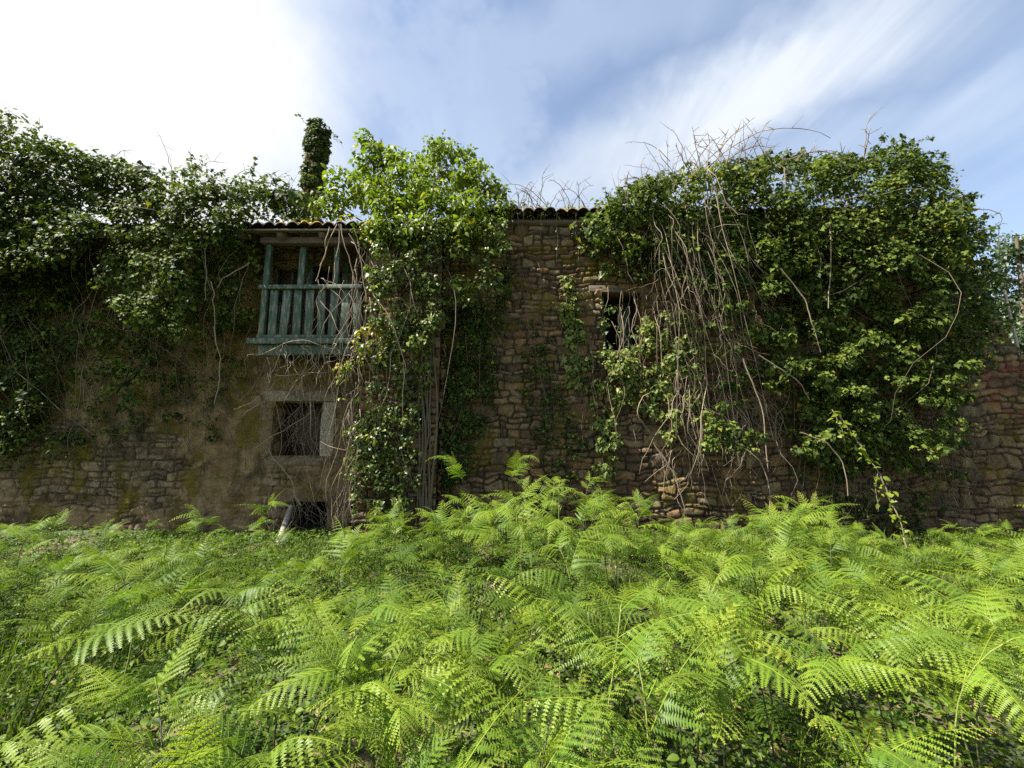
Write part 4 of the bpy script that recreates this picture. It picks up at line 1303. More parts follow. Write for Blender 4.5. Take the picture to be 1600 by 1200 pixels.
def f_bal(S_):
    for (ua, va, ub, vb) in ((527, 350, 493, 440), (515, 355, 500, 415), (530, 350, 520, 445), (533, 350, 560, 460), (553, 355, 572, 470), (545, 365, 600, 455)):
        S_.tube(wiggle(rng, at(ua, va, 6.5), at(ub, vb, 6.62), 14, 0.06), 0.010, 0.006, 5, tint=0.8)
    for (ua, va, ub, vb) in ((400, 555, 520, 545), (520, 540, 560, 450), (500, 470, 545, 545), (560, 440, 610, 460), (610, 460, 640, 540), (600, 460, 660, 480), (575, 400, 625, 500), (510, 540, 495, 600), (440, 545, 420, 600), (470, 540, 500, 590)):
        S_.tube(wiggle(rng, at(ua, va, 6.66), at(ub, vb, 6.62), 14, 0.10), 0.009, 0.005, 5, tint=0.7)
    for k in range(40):
        u0 = rng.uniform(405, 560); v0 = rng.uniform(535, 560)
        u1 = u0 + rng.normal(0, 30); v1 = v0 + rng.uniform(30, 90)
        S_.tube(wiggle(rng, at(u0, v0, 6.66), at(u1, v1, rng.uniform(6.6, 7.0)), 10, 0.2, -0.05), 0.006, 0.003, 4, tint=rng.random())
    for k in range(6):
        u0 = rng.uniform(480, 560)
        S_.tube(wiggle(rng, at(u0, rng.uniform(400, 450), 6.7), at(u0 + rng.normal(10, 30), rng.uniform(490, 560), 6.64), 10, 0.14), 0.006, 0.003, 4, tint=rng.random())


canes('pale bare vines strung from the eave across the green balcony railing', rng, f_bal, (-3.2, 6.65, 3.4))


def arch(S_, ua, va, ub, vb, Y, rise, r0=0.008, n=16, tw=0):
    a, c = np.array(at(ua, va, Y)), np.array(at(ub, vb, Y - 0.3))
    t = np.linspace(0, 1, n)[:, None]
    p = a + (c - a) * t
    p[:, 2] += rise * np.sin(t[:, 0] * math.pi) ** 0.8
    p += np.cumsum(rng.normal(0, 0.008, p.shape), 0)
    S_.tube(p, r0, r0 * 0.4, 4, tint=rng.random())
    for k in range(tw):
        i = rng.integers(4, n - 1)
        d = rng.normal(0, 0.10, 3) + np.array([0, 0, 0.06])
        S_.tube(np.stack([p[i], p[i] + d * 0.5, p[i] + d]), r0 * 0.5, r0 * 0.3, 4, tint=rng.random())


def f_top(S_):
    for (ua, va, ub, vb, rise) in ((1090, 280, 1300, 215, 0.55), (1200, 270, 1325, 245, 0.25), (1240, 255, 1320, 250, 0.2), (1060, 300, 1180, 185, 0.05), (1110, 280, 1140, 200, 0.0), (1130, 270, 1155, 195, 0.0), (1145, 275, 1175, 205, 0.05),
                               (1100, 280, 1080, 200, 0.0), (1085, 285, 1055, 230, 0.0), (1150, 270, 1198, 190, 0.05), (1075, 290, 1125, 215, 0.15), (1120, 270, 1210, 230, 0.2), (1345, 260, 1357, 178, 0.0), (1350, 250, 1362, 200, 0.0), (1020, 300, 1010, 265, 0.15), (1010, 290, 965, 285, 0.15)):
        arch(S_, ua, va, ub, vb, 6.9, rise, 0.011, tw=6)
    for k in range(34):
        u0 = rng.uniform(1040, 1200); v0 = rng.uniform(250, 290)
        arch(S_, u0, v0, u0 + rng.normal(5, 40), v0 - rng.uniform(20, 70), rng.uniform(6.7, 7.3), rng.uniform(0, 0.2), 0.006, 10, tw=3)


canes('bare arching bramble canes sprouting against the sky above the mound', rng, f_top, (3.9, 6.9, 6.6), 'bramble', 'bramble', 'cane')


def f_gap(S_):
    for k in range(26):
        u0, v0 = rng.uniform(790, 920), rng.uniform(322, 336)
        arch(S_, u0, v0, u0 + rng.normal(-10, 30), v0 - rng.uniform(15, 50), rng.uniform(7.1, 7.6), rng.uniform(0, 0.25), 0.007, 12, tw=3)


canes('sparse grey twigs rising from the roof edge between bush and mound', rng, f_gap, (0.6, 7.3, 5.95), 'twigs', 'twigs', 'bark')


rng = np.random.default_rng(132)
o = plant('roof_plant', 'dry mossy weeds sprouting along the exposed tile edge between bush and mound', 'plant', (0.6, 7.2, 5.95))
L, S = MB(), MB()
for k in range(46):
    u = rng.uniform(795, 915)
    c = np.array(at(u, rng.uniform(322, 338), rng.uniform(7.12, 7.6)))
    clump(L, rng, [c], [rng.uniform(0.04, 0.11)], 900, 0.05, 'ovate', up=0.9, tint0=0.4, yellow=0.5)
    if k % 3 == 0:
        spray(L, S, rng, c, c + np.array([rng.normal(0, 0.1), 0, rng.uniform(0.1, 0.3)]), 6, 0.045, 'ovate', r=0.003)
for u in (800, 808, 818, 846, 871, 900):
    spray(L, S, rng, at(u, 332, 7.08), at(u + rng.normal(2, 5), 332 + rng.uniform(25, 90), 7.2), 5, 0.05, 'ovate', amp=0.06, r=0.004, tint=0.4)
L.build('foliage', M['ivy_pale'], o)
S.build('stem', M['cane'], o)
rng = np.random.default_rng(133)


def f_roofL(S_):
    for (ua, va, ub, vb, rise) in ((275, 295, 245, 205, 0.1), (300, 280, 345, 255, 0.15), (360, 285, 420, 290, 0.3), (170, 255, 210, 235, 0.1), (330, 290, 290, 260, 0.15), (420, 290, 460, 285, 0.2)):
        arch(S_, ua, va, ub, vb, 6.9, rise, 0.007, tw=4)
    for (ua, va, ub, vb) in ((270, 300, 285, 350), (285, 310, 325, 380), (325, 380, 320, 470), (330, 440, 335, 510), (335, 510, 345, 560), (345, 560, 335, 630), (390, 410, 340, 450), (260, 440, 250, 490)):
        S_.tube(wiggle(rng, at(ua, va, 6.55), at(ub, vb, 6.6), 12, 0.08), 0.011, 0.007, 5, tint=0.8)


canes('thin pale vine hanging through the ivy curtain below the roof', rng, f_roofL, (-5.0, 6.6, 4.0))


for lab_, pts in (('whitish crooked branch sticking out beside the withered stems', ((1185, 555), (1225, 580), (1250, 600), (1262, 625))),
                  ('pale arched branch drooping towards the bracken left of the bramble shoot', ((1250, 675), (1290, 690), (1315, 720), (1325, 775))),
                  ('bent pale branch in the dark hollow of the mound', ((1220, 420), (1262, 470), (1270, 500), (1285, 550))),
                  ('short white branch stub near the outer edge of the mound', ((1420, 485), (1455, 492), (1472, 500))),
                  ('thin straight branch hanging in the middle of the mound', ((1298, 345), (1302, 400), (1300, 480))),
                  ('pale twig dangling from the tallest part of the mound', ((1368, 315), (1370, 350), (1378, 395))),
                  ('short curved twig on the sunny mound crown', ((1225, 260), (1230, 290), (1222, 330))),
                  ('forked pale branch reaching down into the bracken under the withered stems', ((1150, 690), (1190, 720), (1205, 760), (1210, 860))),
                  ('lone pale branch against bare stones below the pale ivy patch', ((1020, 690), (1050, 740), (1065, 800))),
                  ('long pale branch sloping down along the edge of the mound', ((1160, 560), (1190, 640), (1200, 740)))):
    def f_one(S_):
        P_ = np.array([at(u, v, 6.45 + 0.05 * i) for i, (u, v) in enumerate(pts)])
        t = np.linspace(0, len(P_) - 1, 14)
        p = np.stack([np.interp(t, np.arange(len(P_)), P_[:, k]) for k in range(3)], -1) + np.cumsum(rng.normal(0, 0.008, (14, 3)), 0)
        S_.tube(p, 0.012, 0.007, 5, tint=0.75)
    e_ = at(pts[-1][0], pts[-1][1], 6.6)
    canes(lab_, rng, f_one, tuple(e_), 'dead_branch', 'dead branch', group='dead branches in the mound')

rng = np.random.default_rng(131)
o = plant('bramble', 'leafy bramble shoot drooping from the mound towards the bracken', 'bramble', (6.0, 6.3, 0.1))
L, S = MB(), MB()
P_ = [at(1310, 650, 6.5), at(1340, 690, 6.4), at(1375, 740, 6.3), at(1395, 790, 6.25), at(1412, 840, 6.2), at(1425, 890, 6.15)]
for i in range(5):
    spray(L, S, rng, P_[i], P_[i + 1], 20 if i < 4 else 6, 0.085, 'ovate', amp=0.05, r=0.012, tint=0.7)
spray(L, S, rng, at(1300, 640, 6.5), at(1320, 690, 6.4), 16, 0.085, 'ovate', amp=0.08, tint=0.7)
spray(L, S, rng, at(1372, 735, 6.3), at(1372, 800, 6.3), 12, 0.08, 'ovate', amp=0.08, tint=0.7)
L.build('foliage', M['bush'], o)
S.build('stem', M['cane'], o)

# ---- leaning pole under the small window
S = MB()
p0, p1 = np.array(at(432, 872, 6.75)), np.array(at(455, 792, 7.45))
p0[2] = float(gz(p0[0], p0[1])) - 0.05
S.tube(wiggle(np.random.default_rng(2), p0, p1, 12, 0.02), 0.052, 0.044, 10, tint=0.3)
ob = S.build('wooden_pole', M['pale_bark'], None, True)
tag(ob, 'bleached wooden pole leaning on the wall under the small window', 'pole')

# ---- trees at the far right
def tree(label, x, y, h, r, seed, mat='tree', name='tree', leafsz=0.13, crown_lo=0.25):
    r_ = np.random.default_rng(seed)
    o_ = plant(name, label, 'tree', (x, y, 0))
    Lf, Tr = MB(), MB()
    tp = wiggle(r_, (x, y, -0.1), (x + r_.normal(0, 0.3), y, h * 0.92), 14, 0.03)
    Tr.tube(tp, np.linspace(0.16, 0.03, 14) * h / 7, None, 8, tint=0.5)
    for k in range(26):
        i = r_.integers(3, 13)
        t = i / 13
        rad = r * (1.1 - 0.75 * abs(t - 0.45) * 1.6) * r_.uniform(0.6, 1.1)
        a_ = r_.uniform(0, 2 * math.pi)
        e = tp[i] + np.array([math.cos(a_) * rad, math.sin(a_) * rad, r_.uniform(0.1, 0.9)])
        bp_ = wiggle(r_, tp[i], e, 8, 0.08)
        Tr.tube(bp_, 0.045, 0.012, 5, tint=0.5)
        nn = 12
        C_ = bp_[r_.integers(3, 8, nn)] + r_.normal(0, 0.28, (nn, 3))
        clump(Lf, r_, C_, r_.uniform(0.14, 0.32, nn), 520, leafsz, 'ovate', front=0.1, up=0.7, tint0=0.5)
    Lf.build('crown', M[mat], o_)
    Tr.build('trunk', M['bark'], o_, True)


tree('dusky grey-green tree past the broken wall end', 13.6, 10.2, 7.7, 2.0, 301)
tree('taller faint tree farthest behind the wall end', 18.2, 13.0, 9.6, 2.8, 302)
tree('low bushy tree hard by the broken wall end', 12.2, 9.3, 4.3, 1.5, 303, 'tree', 'small_tree')
S = MB()
rng = np.random.default_rng(305)
ps = [at(1570, 455, 8.0), at(1580, 500, 8.0), at(1590, 540, 8.0), at(1592, 600, 8.0), at(1600, 640, 8.0)]
P_ = np.array([tuple(p) for p in ps] + [(ps[-1].x + 0.05, 8.0, 0.0)])
t = np.linspace(0, len(P_) - 1, 18)
S.tube(np.stack([np.interp(t, np.arange(len(P_)), P_[:, k]) for k in range(3)], -1), 0.02, 0.035, 7, tint=0.9)
ob = S.build('sapling', M['pale_bark'], None, True)
tag(ob, 'slender pale bare sapling trunk at the outer wall corner', 'sapling')

# ------------------------------------------------------------------ bracken
def frond_mesh(name, seed, Lr, npair, Wd, phi0, phi1, curl=0.0, dro=0.35):
    r_ = np.random.default_rng(seed)
    b_ = MB()
    n = npair
    t = np.linspace(0, 1, n + 1)
    phi = phi0 + (phi1 - phi0) * t ** 1.2
    if curl:
        phi = phi - curl * np.clip(t - 0.7, 0, 1) ** 1.2 * 12
    seg = Lr / n
    x = np.concatenate([[0], np.cumsum(np.cos(phi[:-1]) * seg)])
    z = np.concatenate([[0], np.cumsum(np.sin(phi[:-1]) * seg)])
    sway = 0.03 * np.sin(t * 3 + r_.uniform(0, 6)) * t
    ra = np.stack([x, sway, z], -1)
    b_.tube(ra, 0.0035, 0.0010, 4, cap=False, tint=0.9, age=0.35)
    for i in range(1, n + 1):
        ti = t[i]
        tang = np.array([math.cos(phi[i]), 0, math.sin(phi[i])])
        upv = np.array([-math.sin(phi[i]), 0, math.cos(phi[i])])
        wl = Wd * (min(1.0, (ti + 0.10) / 0.24) * (1 - ti) ** 0.85 + 0.05) * r_.uniform(0.80, 1.12)
        for sd in (-1, 1):
            th = math.radians(66 - 22 * ti + r_.normal(0, 4))
            d0 = tang * math.cos(th) + np.array([0, sd, 0]) * math.sin(th)
            m_ = max(5, int(wl / 0.0092))
            s = (np.arange(m_) + 0.6) / m_
            dr_ = r_.uniform(0.5, 1.2) * dro
            cen = ra[i] + d0 * (s * wl * (1 - 0.25 * abs(dr_)))[:, None] - upv * (dr_ * wl * s ** 1.25)[:, None] + upv * (0.05 * wl * np.sin(s * math.pi))[:, None]
            e = np.gradient(cen, axis=0) if m_ > 1 else d0[None]
            e /= np.linalg.norm(e, axis=1)[:, None]
            ll = 0.095 * wl * (1.05 - s) ** 0.8 + 0.0045
            hw = 0.46 * wl / m_
            for s2 in (-1, 1):
                side = np.cross(e, upv) * s2
                side = side / np.linalg.norm(side, axis=1)[:, None] + e * 0.18 - upv * 0.05 + r_.normal(0, 0.06, e.shape)
                a = cen - e * hw
                bq = cen + e * hw
                tipp = cen + side * ll[:, None]
                c = tipp + e * hw * 0.30
                d = tipp - e * hw * 0.10
                V = np.stack([a, bq, c, d], 1).reshape(-1, 3)
                q = np.arange(m_ * 4).reshape(-1, 4)
                if s2 * sd > 0:
                    q = q[:, ::-1]
                tv = np.repeat(np.clip(0.35 + 0.35 * s + r_.normal(0, 0.1, m_), 0, 1), 4)
                ag = np.repeat(np.clip(0.55 * ti ** 2 * s + 0.25 * ti ** 3 + (0.3 if curl else 0), 0, 1), 4)
                b_.add(V, q, tint=tv, age=ag)
            b_.tube(np.concatenate([ra[i][None], cen]), 0.0016, 0.0006, 3, tint=0.9, age=0.3, cap=False)
    return b_.mesh(name, M['fern'])


R_ = math.radians
FR = [frond_mesh('frond', 401, 0.58, 14, 0.200, R_(14), R_(-34), 0, 0.75),
      frond_mesh('frond', 402, 0.50, 12, 0.185, R_(24), R_(-40), 0, 0.35),
      frond_mesh('frond', 403, 0.64, 15, 0.210, R_(8), R_(-24), 0, 0.20),
      frond_mesh('frond', 404, 0.44, 12, 0.160, R_(32), R_(-22), 0, -0.15),
      frond_mesh('frond', 405, 0.60, 14, 0.205, R_(18), R_(-50), 0, 1.0),
      frond_mesh('frond', 406, 0.42, 11, 0.140, R_(38), R_(0), 0.10, 0.05)]
FY = [frond_mesh('frond', 411, 0.30, 11, 0.085, R_(35), R_(-20), 0.16), frond_mesh('frond', 412, 0.26, 10, 0.075, R_(50), R_(5), 0.22)]
LOW = [frond_mesh('frond', 421, 0.44, 11, 0.15, R_(18), R_(-34), 0, 0.4), frond_mesh('frond', 422, 0.40, 11, 0.14, R_(30), R_(-20), 0, 0.1)]


def make_fern(seed, h, young=False, fs=1.0):
    """bracken: upright stalk, then opposite pairs of triangular fronds along an arching tip"""
    r_ = np.random.default_rng(seed)
    o_ = thing('fern', 'fern', 'fern', (0, 0, 0))
    n = 12
    total = h + (0.10 if young else 0.38)
    lean = r_.uniform(0.02, 0.20)
    bend = r_.uniform(0.5, 1.1) if not young else 0.15
    s = np.linspace(0, 1, n)
    ang = lean + bend * np.clip((s * total - h * 0.72) / (total - h * 0.72), 0, 1) ** 1.3
    seg = total / (n - 1)
    x = np.concatenate([[0], np.cumsum(np.sin(ang[:-1]) * seg)])
    z = np.concatenate([[-0.04], -0.04 + np.cumsum(np.cos(ang[:-1]) * seg)])
    p = np.stack([x, 0.02 * np.sin(s * 4 + seed), z], -1)
    b_ = MB()
    b_.tube(p, 0.0052, 0.0022, 5, tint=r_.random())
    st = b_.build('stalk', M['green_stem' if young or seed % 3 == 0 else 'fern_stem'], o_, True)
    npair = 2 if young else int(r_.integers(3, 5))
    pos_s = np.linspace(0.70 if not young else 0.88, 0.96, npair)
    for k, ps_ in enumerate(pos_s):
        i = min(int(ps_ * (n - 1)), n - 2)
        f = ps_ * (n - 1) - i
        q = p[i] + (p[i + 1] - p[i]) * f
        sz = fs * (1.0 - 0.17 * k) * r_.uniform(0.80, 1.15)
        for sd in (-1, 1):
            if not young and r_.random() < 0.08:
                continue
            me = (FY if young else FR)[int(r_.integers(0, 2 if young else len(FR)))]
            fo = bpy.data.objects.new('frond', me)
            COL.objects.link(fo)
            fo.parent = o_
            sz *= 0.92
            az = sd * math.radians(r_.uniform(45, 92) - 9 * k)
            fo.matrix_local = Matrix.LocRotScale(Vector(q), Matrix.Rotation(az, 3, 'Z').to_quaternion() @ Matrix.Rotation(-r_.uniform(-0.20, 0.85) * (1.0 if not young else 1.4), 3, 'Y').to_quaternion() @ Matrix.Rotation(sd * r_.normal(0.1, 0.28), 3, 'X').to_quaternion(), Vector((sz, sz, sz)))
    me = (FY if young else FR)[1]
    fo = bpy.data.objects.new('frond', me)
    COL.objects.link(fo)
    fo.parent = o_
    fo.matrix_local = Matrix.LocRotScale(Vector(p[-1]), Matrix.Rotation(r_.normal(0, 0.1), 3, 'Z').to_quaternion() @ Matrix.Rotation(r_.uniform(-0.1, 0.35), 3, 'Y').to_quaternion(), Vector((0.66, 0.66, 0.66)))
    return o_


PH = [0.10, 0.18, 0.27, 0.36, 0.45, 0.54, 0.62, 0.70, 0.78, 0.86, 0.66, 0.50]
PROTO = [make_fern(500 + i, h_, False, (0.72, 0.82, 0.9, 1, 1, 1.05, 1.1, 1, 1, 0.95, 1.2, 1.15)[i]) for i, h_ in enumerate(PH)]
def top_of(o_):
    z = 0
    for c in o_.children:
        v = np.empty(len(c.data.vertices) * 3)
        c.data.vertices.foreach_get('co', v)
        m_ = np.array(c.matrix_basis)
        z = max(z, float((v.reshape(-1, 3)[::5] @ m_[:3, :3].T + m_[:3, 3])[:, 2].max()))
    return z


PTOP = [top_of(o_) for o_ in PROTO]
YOUNG = [make_fern(520 + i, 0.95 + 0.08 * i, True) for i in range(3)]


def copy_fern(src, loc, rz, sc, tilt, label, group, rng_):
    r = src.copy()
    COL.objects.link(r)
    r.location = loc
    r.rotation_euler = (tilt[0], tilt[1], rz)
    r.scale = (sc, sc, sc)
    r['label'] = label
    r['group'] = group
    for c in src.children:
        d = c.copy()
        COL.objects.link(d)
        d.parent = r
    return r


def fern_label(x, y, h):
    if y < 2.25:
        if x < -1.1: return 'lush knee-high bracken at the very front, on the side of the balcony house', 'front rank of bracken'
        if x < 0.9: return 'big front bracken with drooping combed fronds below the bare stone wall', 'front rank of bracken'
        return 'lush front bracken on the side of the ivy mound', 'front rank of bracken'
    if y < 4.2:
        if x < -2.0: return 'airy bracken on dark stalks in the sunny open part of the stand', 'middle bracken stand'
        if x < 2.0: return 'tall bright bracken in the thick of the stand before the stone wall', 'middle bracken stand'
        return 'yellow-green bracken in the dense stand before the ivy mound', 'middle bracken stand'
    if x < -2.6: return 'short bracken growing close to the plastered wall', 'bracken along the walls'
    if x < 2.2: return 'bright feathery bracken along the foot of the bare stone wall', 'bracken along the walls'
    return 'bracken on the shady fringe under the ivy mound', 'bracken along the walls'


rng = np.random.default_rng(600)
UT = [0, 200, 350, 450, 520, 600, 700, 850, 1000, 1090, 1170, 1250, 1330, 1450, 1540, 1600]
VT = [866, 868, 838, 872, 825, 795, 765, 752, 762, 820, 785, 780, 835, 868, 846, 810]


def fern_cap(x, y):
    """height a plant at x, y may reach: the stand is lower towards the walls and the open side"""
    u = 800 + FPX * x / (y * 1.02)
    return at(800, float(np.interp(u, UT, VT)), y).z


spots = []
tries = 0
while len(spots) < 250 and tries < 60000:
    tries += 1
    y = 1.25 + 5.6 * rng.random() ** 0.85
    x = rng.uniform(-1, 1) * (1.42 * y + 0.5)
    # thin, low growth in the sunny patch before the balcony house
    dens = 1.0
    if x < -1.2 and y > 3.6: dens = 0.60
    if x < -2.0 and 2.4 < y < 3.6: dens = 0.75
    if 2.4 < y < 3.7: dens = 0.55
    if y > 5.6 and -3 < x < 3: dens *= 0.5
    dens *= float(np.clip((fbm(x * 1.1, y * 1.1, 0.0, 808, 2) - 0.33) * 6, 0.06, 1))
    if math.hypot(x, y) < 1.25: continue
    if rng.random() > dens: continue
    md = 0.15 + 0.045 * y if x > -1.5 else 0.24 + 0.04 * y
    if y > 6.6 and XF0 - 0.2 < x < XF1 + 0.2: continue
    if any((x - a) ** 2 + (y - b_) ** 2 < (md * 0.75) ** 2 for a, b_, _ in spots): continue
    h = min(fern_cap(x, y) * rng.uniform(0.52, 1.15), rng.uniform(0.95, 1.30))
    if 2.5 < y < 3.7 and x > -2.5: h = rng.uniform(0.40, 0.86)
    if y < 1.9: h = min(h, rng.uniform(0.70, 0.98))
    elif y < 2.6: h = min(h, rng.uniform(0.75, 1.05))
    h = max(h, 0.24)
    spots.append((x, y, h))
# ferns the photograph shows standing out: (u, v of the top, distance)
extra = [(735, 700, 6.6, 'lone shade fern spreading against the dark recess by the end wall'), (790, 705, 6.9, 'half hidden shade fern beside the bare stones'),
         (420, 765, 6.4, 'small lit fern standing under the choked window'), (700, 790, 4.9, 'tall fern whose tip overlaps the corner of the end wall'), (110, 795, 6.0, 'fern with silvery arching fronds by the far plastered wall'),
         (330, 785, 6.0, 'slim fern with flat topped fronds before the plastered wall'), (1220, 800, 5.0, 'proud fern rising before the dead stems and the mound'), (1360, 870, 5.0, 'broad fern reaching to the bramble shoot'),
         (1580, 830, 5.2, 'fern at the outermost wall corner'),
         (40, 805, 5.2, 'tall arching fern at the farthest end of the plastered wall'), (235, 850, 5.6, 'low silvery fern in front of the plastered wall and its stain')]
def pick(h):
    """the pattern whose height comes nearest, with a little chance"""
    dd = [abs(t - h) + rng.uniform(0, 0.16) for t in PTOP]
    k = int(np.argmin(dd))
    return k, float(np.clip(h / PTOP[k], 0.72, 1.2))


for (u, v, Y, lab) in extra:
    p = at(u, v, Y)
    k, sc_ = pick(max(0.35, p.z))
    copy_fern(PROTO[k], (p.x, Y, float(gz(p.x, Y))), rng.uniform(0, 6.28), sc_ * 1.02, (0, 0), lab, 'standout bracken', rng)
for (u, v, Y) in ((15, 835, 6.6), (75, 822, 6.9), (170, 836, 6.7), (225, 818, 7.0), (300, 812, 6.9), (365, 826, 6.6), (395, 800, 7.0), (1285, 822, 6.4), (1350, 835, 6.6), (1440, 832, 6.5), (1510, 840, 6.6), (1390, 850, 6.2)):
    p = at(u, v, Y)
    k, sc_ = pick(max(0.25, p.z))
    lab, grp = fern_label(p.x, Y, 1)
    copy_fern(PROTO[k], (p.x, Y, float(gz(p.x, Y))), rng.uniform(0, 6.28), sc_, (rng.normal(0, 0.12), rng.normal(0, 0.12)), lab, grp, rng)
for i, (x, y, h) in enumerate(spots):
    k, sc_ = pick(h)
    lab, grp = fern_label(x, y, h)
    copy_fern(PROTO[k], (x, y, float(gz(x, y))), rng.uniform(0, 6.28), sc_, (rng.normal(0, 0.08), rng.normal(0, 0.08)), lab, grp, rng)
young = [(872, 738, 4.6), (1000, 790, 4.3), (625, 800, 4.6), (940, 770, 4.4), (1130, 1020, 2.4), (560, 790, 5.2), (700, 860, 3.2), (1030, 1000, 2.6), (1325, 860, 4.4), (1065, 830, 4.4), (1040, 860, 4.0), (810, 800, 4.0), (1420, 1050, 2.3), (1205, 840, 4.6)]
for (u, v, Y) in young:
    p = at(u, v, Y)
    k = int(rng.integers(0, 3))
    copy_fern(YOUNG[k], (p.x, Y, float(gz(p.x, Y))), rng.uniform(0, 6.28), max(0.5, p.z / (0.95 + 0.08 * k + 0.16)), (rng.normal(0, 0.05), rng.normal(0, 0.05)), 'young bracken shoot with a curled unfurling tip', 'unfurling bracken shoots', rng)
# the patterns themselves stand in the stand too
for i, src in enumerate(PROTO + YOUNG):
    x, y = -5.2 + i * 0.78, 5.0 + 0.5 * math.sin(i * 2.4)
    src.location = (x, y, float(gz(x, y)))
    sc_ = float(np.clip(max(0.3, fern_cap(x, y)) / (PTOP[i] if i < len(PTOP) else 1.15), 0.4, 1.1))
    src.scale = (sc_, sc_, sc_)
    src.rotation_euler = (0, 0, i * 1.7)
    lab, grp = fern_label(x, y, 1)
    if src in YOUNG:
        lab, grp = 'young bracken shoot with a curled unfurling tip', 'unfurling bracken shoots'
    src['label'] = lab
    src['group'] = grp

# ---- low bracken filling the stand: past counting, one mass
r_ = np.random.default_rng(650)
big_v, big_f, big_t, big_a, off = [], [], [], [], 0
LV = []
for me in LOW:
    v = np.empty(len(me.vertices) * 3); me.vertices.foreach_get('co', v)
    f = np.empty(len(me.loops), np.int32); me.loops.foreach_get('vertex_index', f)
    st_ = np.empty(len(me.polygons), np.int32); me.polygons.foreach_get('loop_start', st_)
    tv = np.empty(len(me.vertices)); me.attributes['tint'].data.foreach_get('value', tv)
    av = np.empty(len(me.vertices)); me.attributes['age'].data.foreach_get('value', av)
    LV.append((v.reshape(-1, 3), f.reshape(-1, 4) if len(f) == 4 * len(st_) else None, tv, av))
b = MB()
cnt = 0
while cnt < 265:
    y = 1.5 + 5.0 * r_.random() ** 0.8
    x = r_.uniform(-1, 1) * (1.42 * y + 1.6)
    if y < 2.7 and r_.random() < 0.75: continue
    if x < -1.5 and y > 4.6 and r_.random() < 0.7: continue
    if fbm(x * 0.9, y * 0.9, 0.0, 909, 2) < 0.40: continue
    if y > 6.3 and XF0 - 0.3 < x < XF1 + 0.3: continue
    cnt += 1
    z0 = float(gz(x, y))
    hh = (max(0.12, min(0.55, fern_cap(x, y) * 0.62)) if y > 2.9 else 0.20) * r_.uniform(0.4, 1.0)
    pt_ = np.random.default_rng(cnt).random()
    b.tube(wiggle(r_, (x, y, z0 - 0.03), (x + r_.normal(0, 0.05), y, z0 + hh), 6, 0.03), 0.004, 0.002, 4, tint=0.1)
    for k in range(6):
        v, f, tv, av = LV[int(r_.integers(0, 2))]
        az = k * 1.05 + r_.normal(0, 0.3)
        Mx = (Matrix.Rotation(az, 3, 'Z') @ Matrix.Rotation(-r_.uniform(-0.3, 0.5), 3, 'Y') @ Matrix.Rotation(r_.normal(0, 0.3), 3, 'X'))
        vv = (v * r_.uniform(0.55, 1.0)) @ np.array(Mx).T + np.array((x, y, z0 + hh * r_.uniform(0.7, 1.0)))
        b.add(vv, f, tint=np.clip(tv + 0.5 * (pt_ - 0.5), 0, 1), age=av)
o = b.build('bracken_thicket', M['fern_shade'])
tag(o, 'low bracken fronds filling the gaps between the taller ferns', 'bracken', kind='stuff')

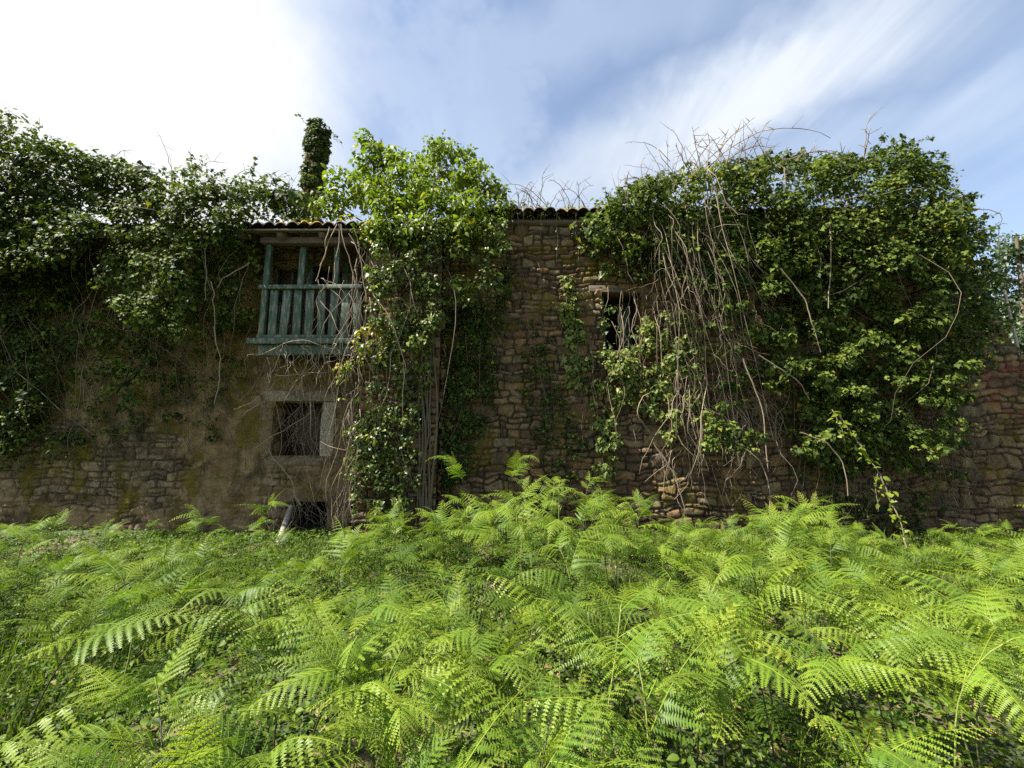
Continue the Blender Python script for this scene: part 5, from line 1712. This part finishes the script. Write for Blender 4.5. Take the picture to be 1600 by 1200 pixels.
# ---- low weeds, grass and leaf litter between the ferns
def scatter(name, mat, n, seed, size, kind, z0, z1, dens_fn, yellow, tint0):
    r_ = np.random.default_rng(seed)
    y = 1.0 + 6.2 * r_.random(n) ** 0.75
    x = r_.uniform(-1, 1, n) * (1.45 * y + 1.9)
    k = r_.random(n) < dens_fn(x, y)
    x, y = x[k], y[k]
    z = gz(x, y) + r_.uniform(z0, z1, len(x)) * (0.3 + 0.9 * fbm(x * 1.5, y * 1.5, 0, seed, 2))
    nrm = np.array([0, 0, 1.0]) + r_.normal(0, 0.5, (len(x), 3))
    tip = r_.normal(0, 1, (len(x), 3)) * np.array([1, 1, 0.3])
    b_ = MB()
    add_leaves(b_, np.stack([x, y, z], -1), nrm, tip, size * r_.uniform(0.5, 1.4, len(x)), np.clip(r_.normal(tint0, 0.25, len(x)), 0, 1), (r_.random(len(x)) < yellow) * r_.random(len(x)), kind)
    o_ = b_.build(name, mat)
    tag(o_, kind='stuff')
    return o_


o = scatter('undergrowth', M['weeds'], 115000, 701, 0.042, 'ovate', 0.01, 0.20, lambda x, y: np.clip((fbm(x * 0.8, y * 0.8, 0, 33, 3) - 0.30) * 5, 0.12, 1), 0.06, 0.5)
tag(o, 'low leafy weeds carpeting the ground between the ferns', 'weeds')
o = scatter('leaf_litter', M['litter'], 14000, 702, 0.05, 'ovate', 0.0, 0.025, lambda x, y: np.full_like(x, 1.0), 0.1, 0.5)
tag(o, 'fallen brown leaves scattered on the ground', 'leaf litter')
# grass blades
r_ = np.random.default_rng(703)
n = 34000
y = 1.2 + 5.6 * r_.random(n) ** 0.8
x = r_.uniform(-1, 1, n) * (1.45 * y + 0.5)
k = fbm(x * 0.7, y * 0.7, 0, 35, 3) > 0.46
x, y = x[k], y[k]
n = len(x)
h = r_.uniform(0.08, 0.26, n)
a = r_.uniform(0, 6.28, n)
d = np.stack([np.cos(a), np.sin(a), np.zeros(n)], -1)
c = np.stack([-np.sin(a), np.cos(a), np.zeros(n)], -1) * 0.004
p = np.stack([x, y, gz(x, y) - 0.01], -1)
ln = r_.uniform(0.1, 0.7, n)[:, None] * h[:, None]
m1 = p + d * ln * 0.35 + np.stack([0 * h, 0 * h, h * 0.62], -1)
tp_ = p + d * ln + np.stack([0 * h, 0 * h, h], -1)
V = np.stack([p - c, p + c, m1 + c * 0.7, m1 - c * 0.7, tp_], 1)
b = MB()
i0 = (np.arange(n) * 5)[:, None]
tt = np.repeat(np.clip(r_.normal(0.6, 0.25, n), 0, 1), 5)
b.add(V.reshape(-1, 3), i0 + np.array([[0, 1, 2, 3]]), tint=tt, age=0.1)
b.f.append(i0 + np.array([[3, 2, 4]]))
o = b.build('grass', M['weeds'])
tag(o, 'thin grass blades growing among the weeds', 'grass', kind='stuff')
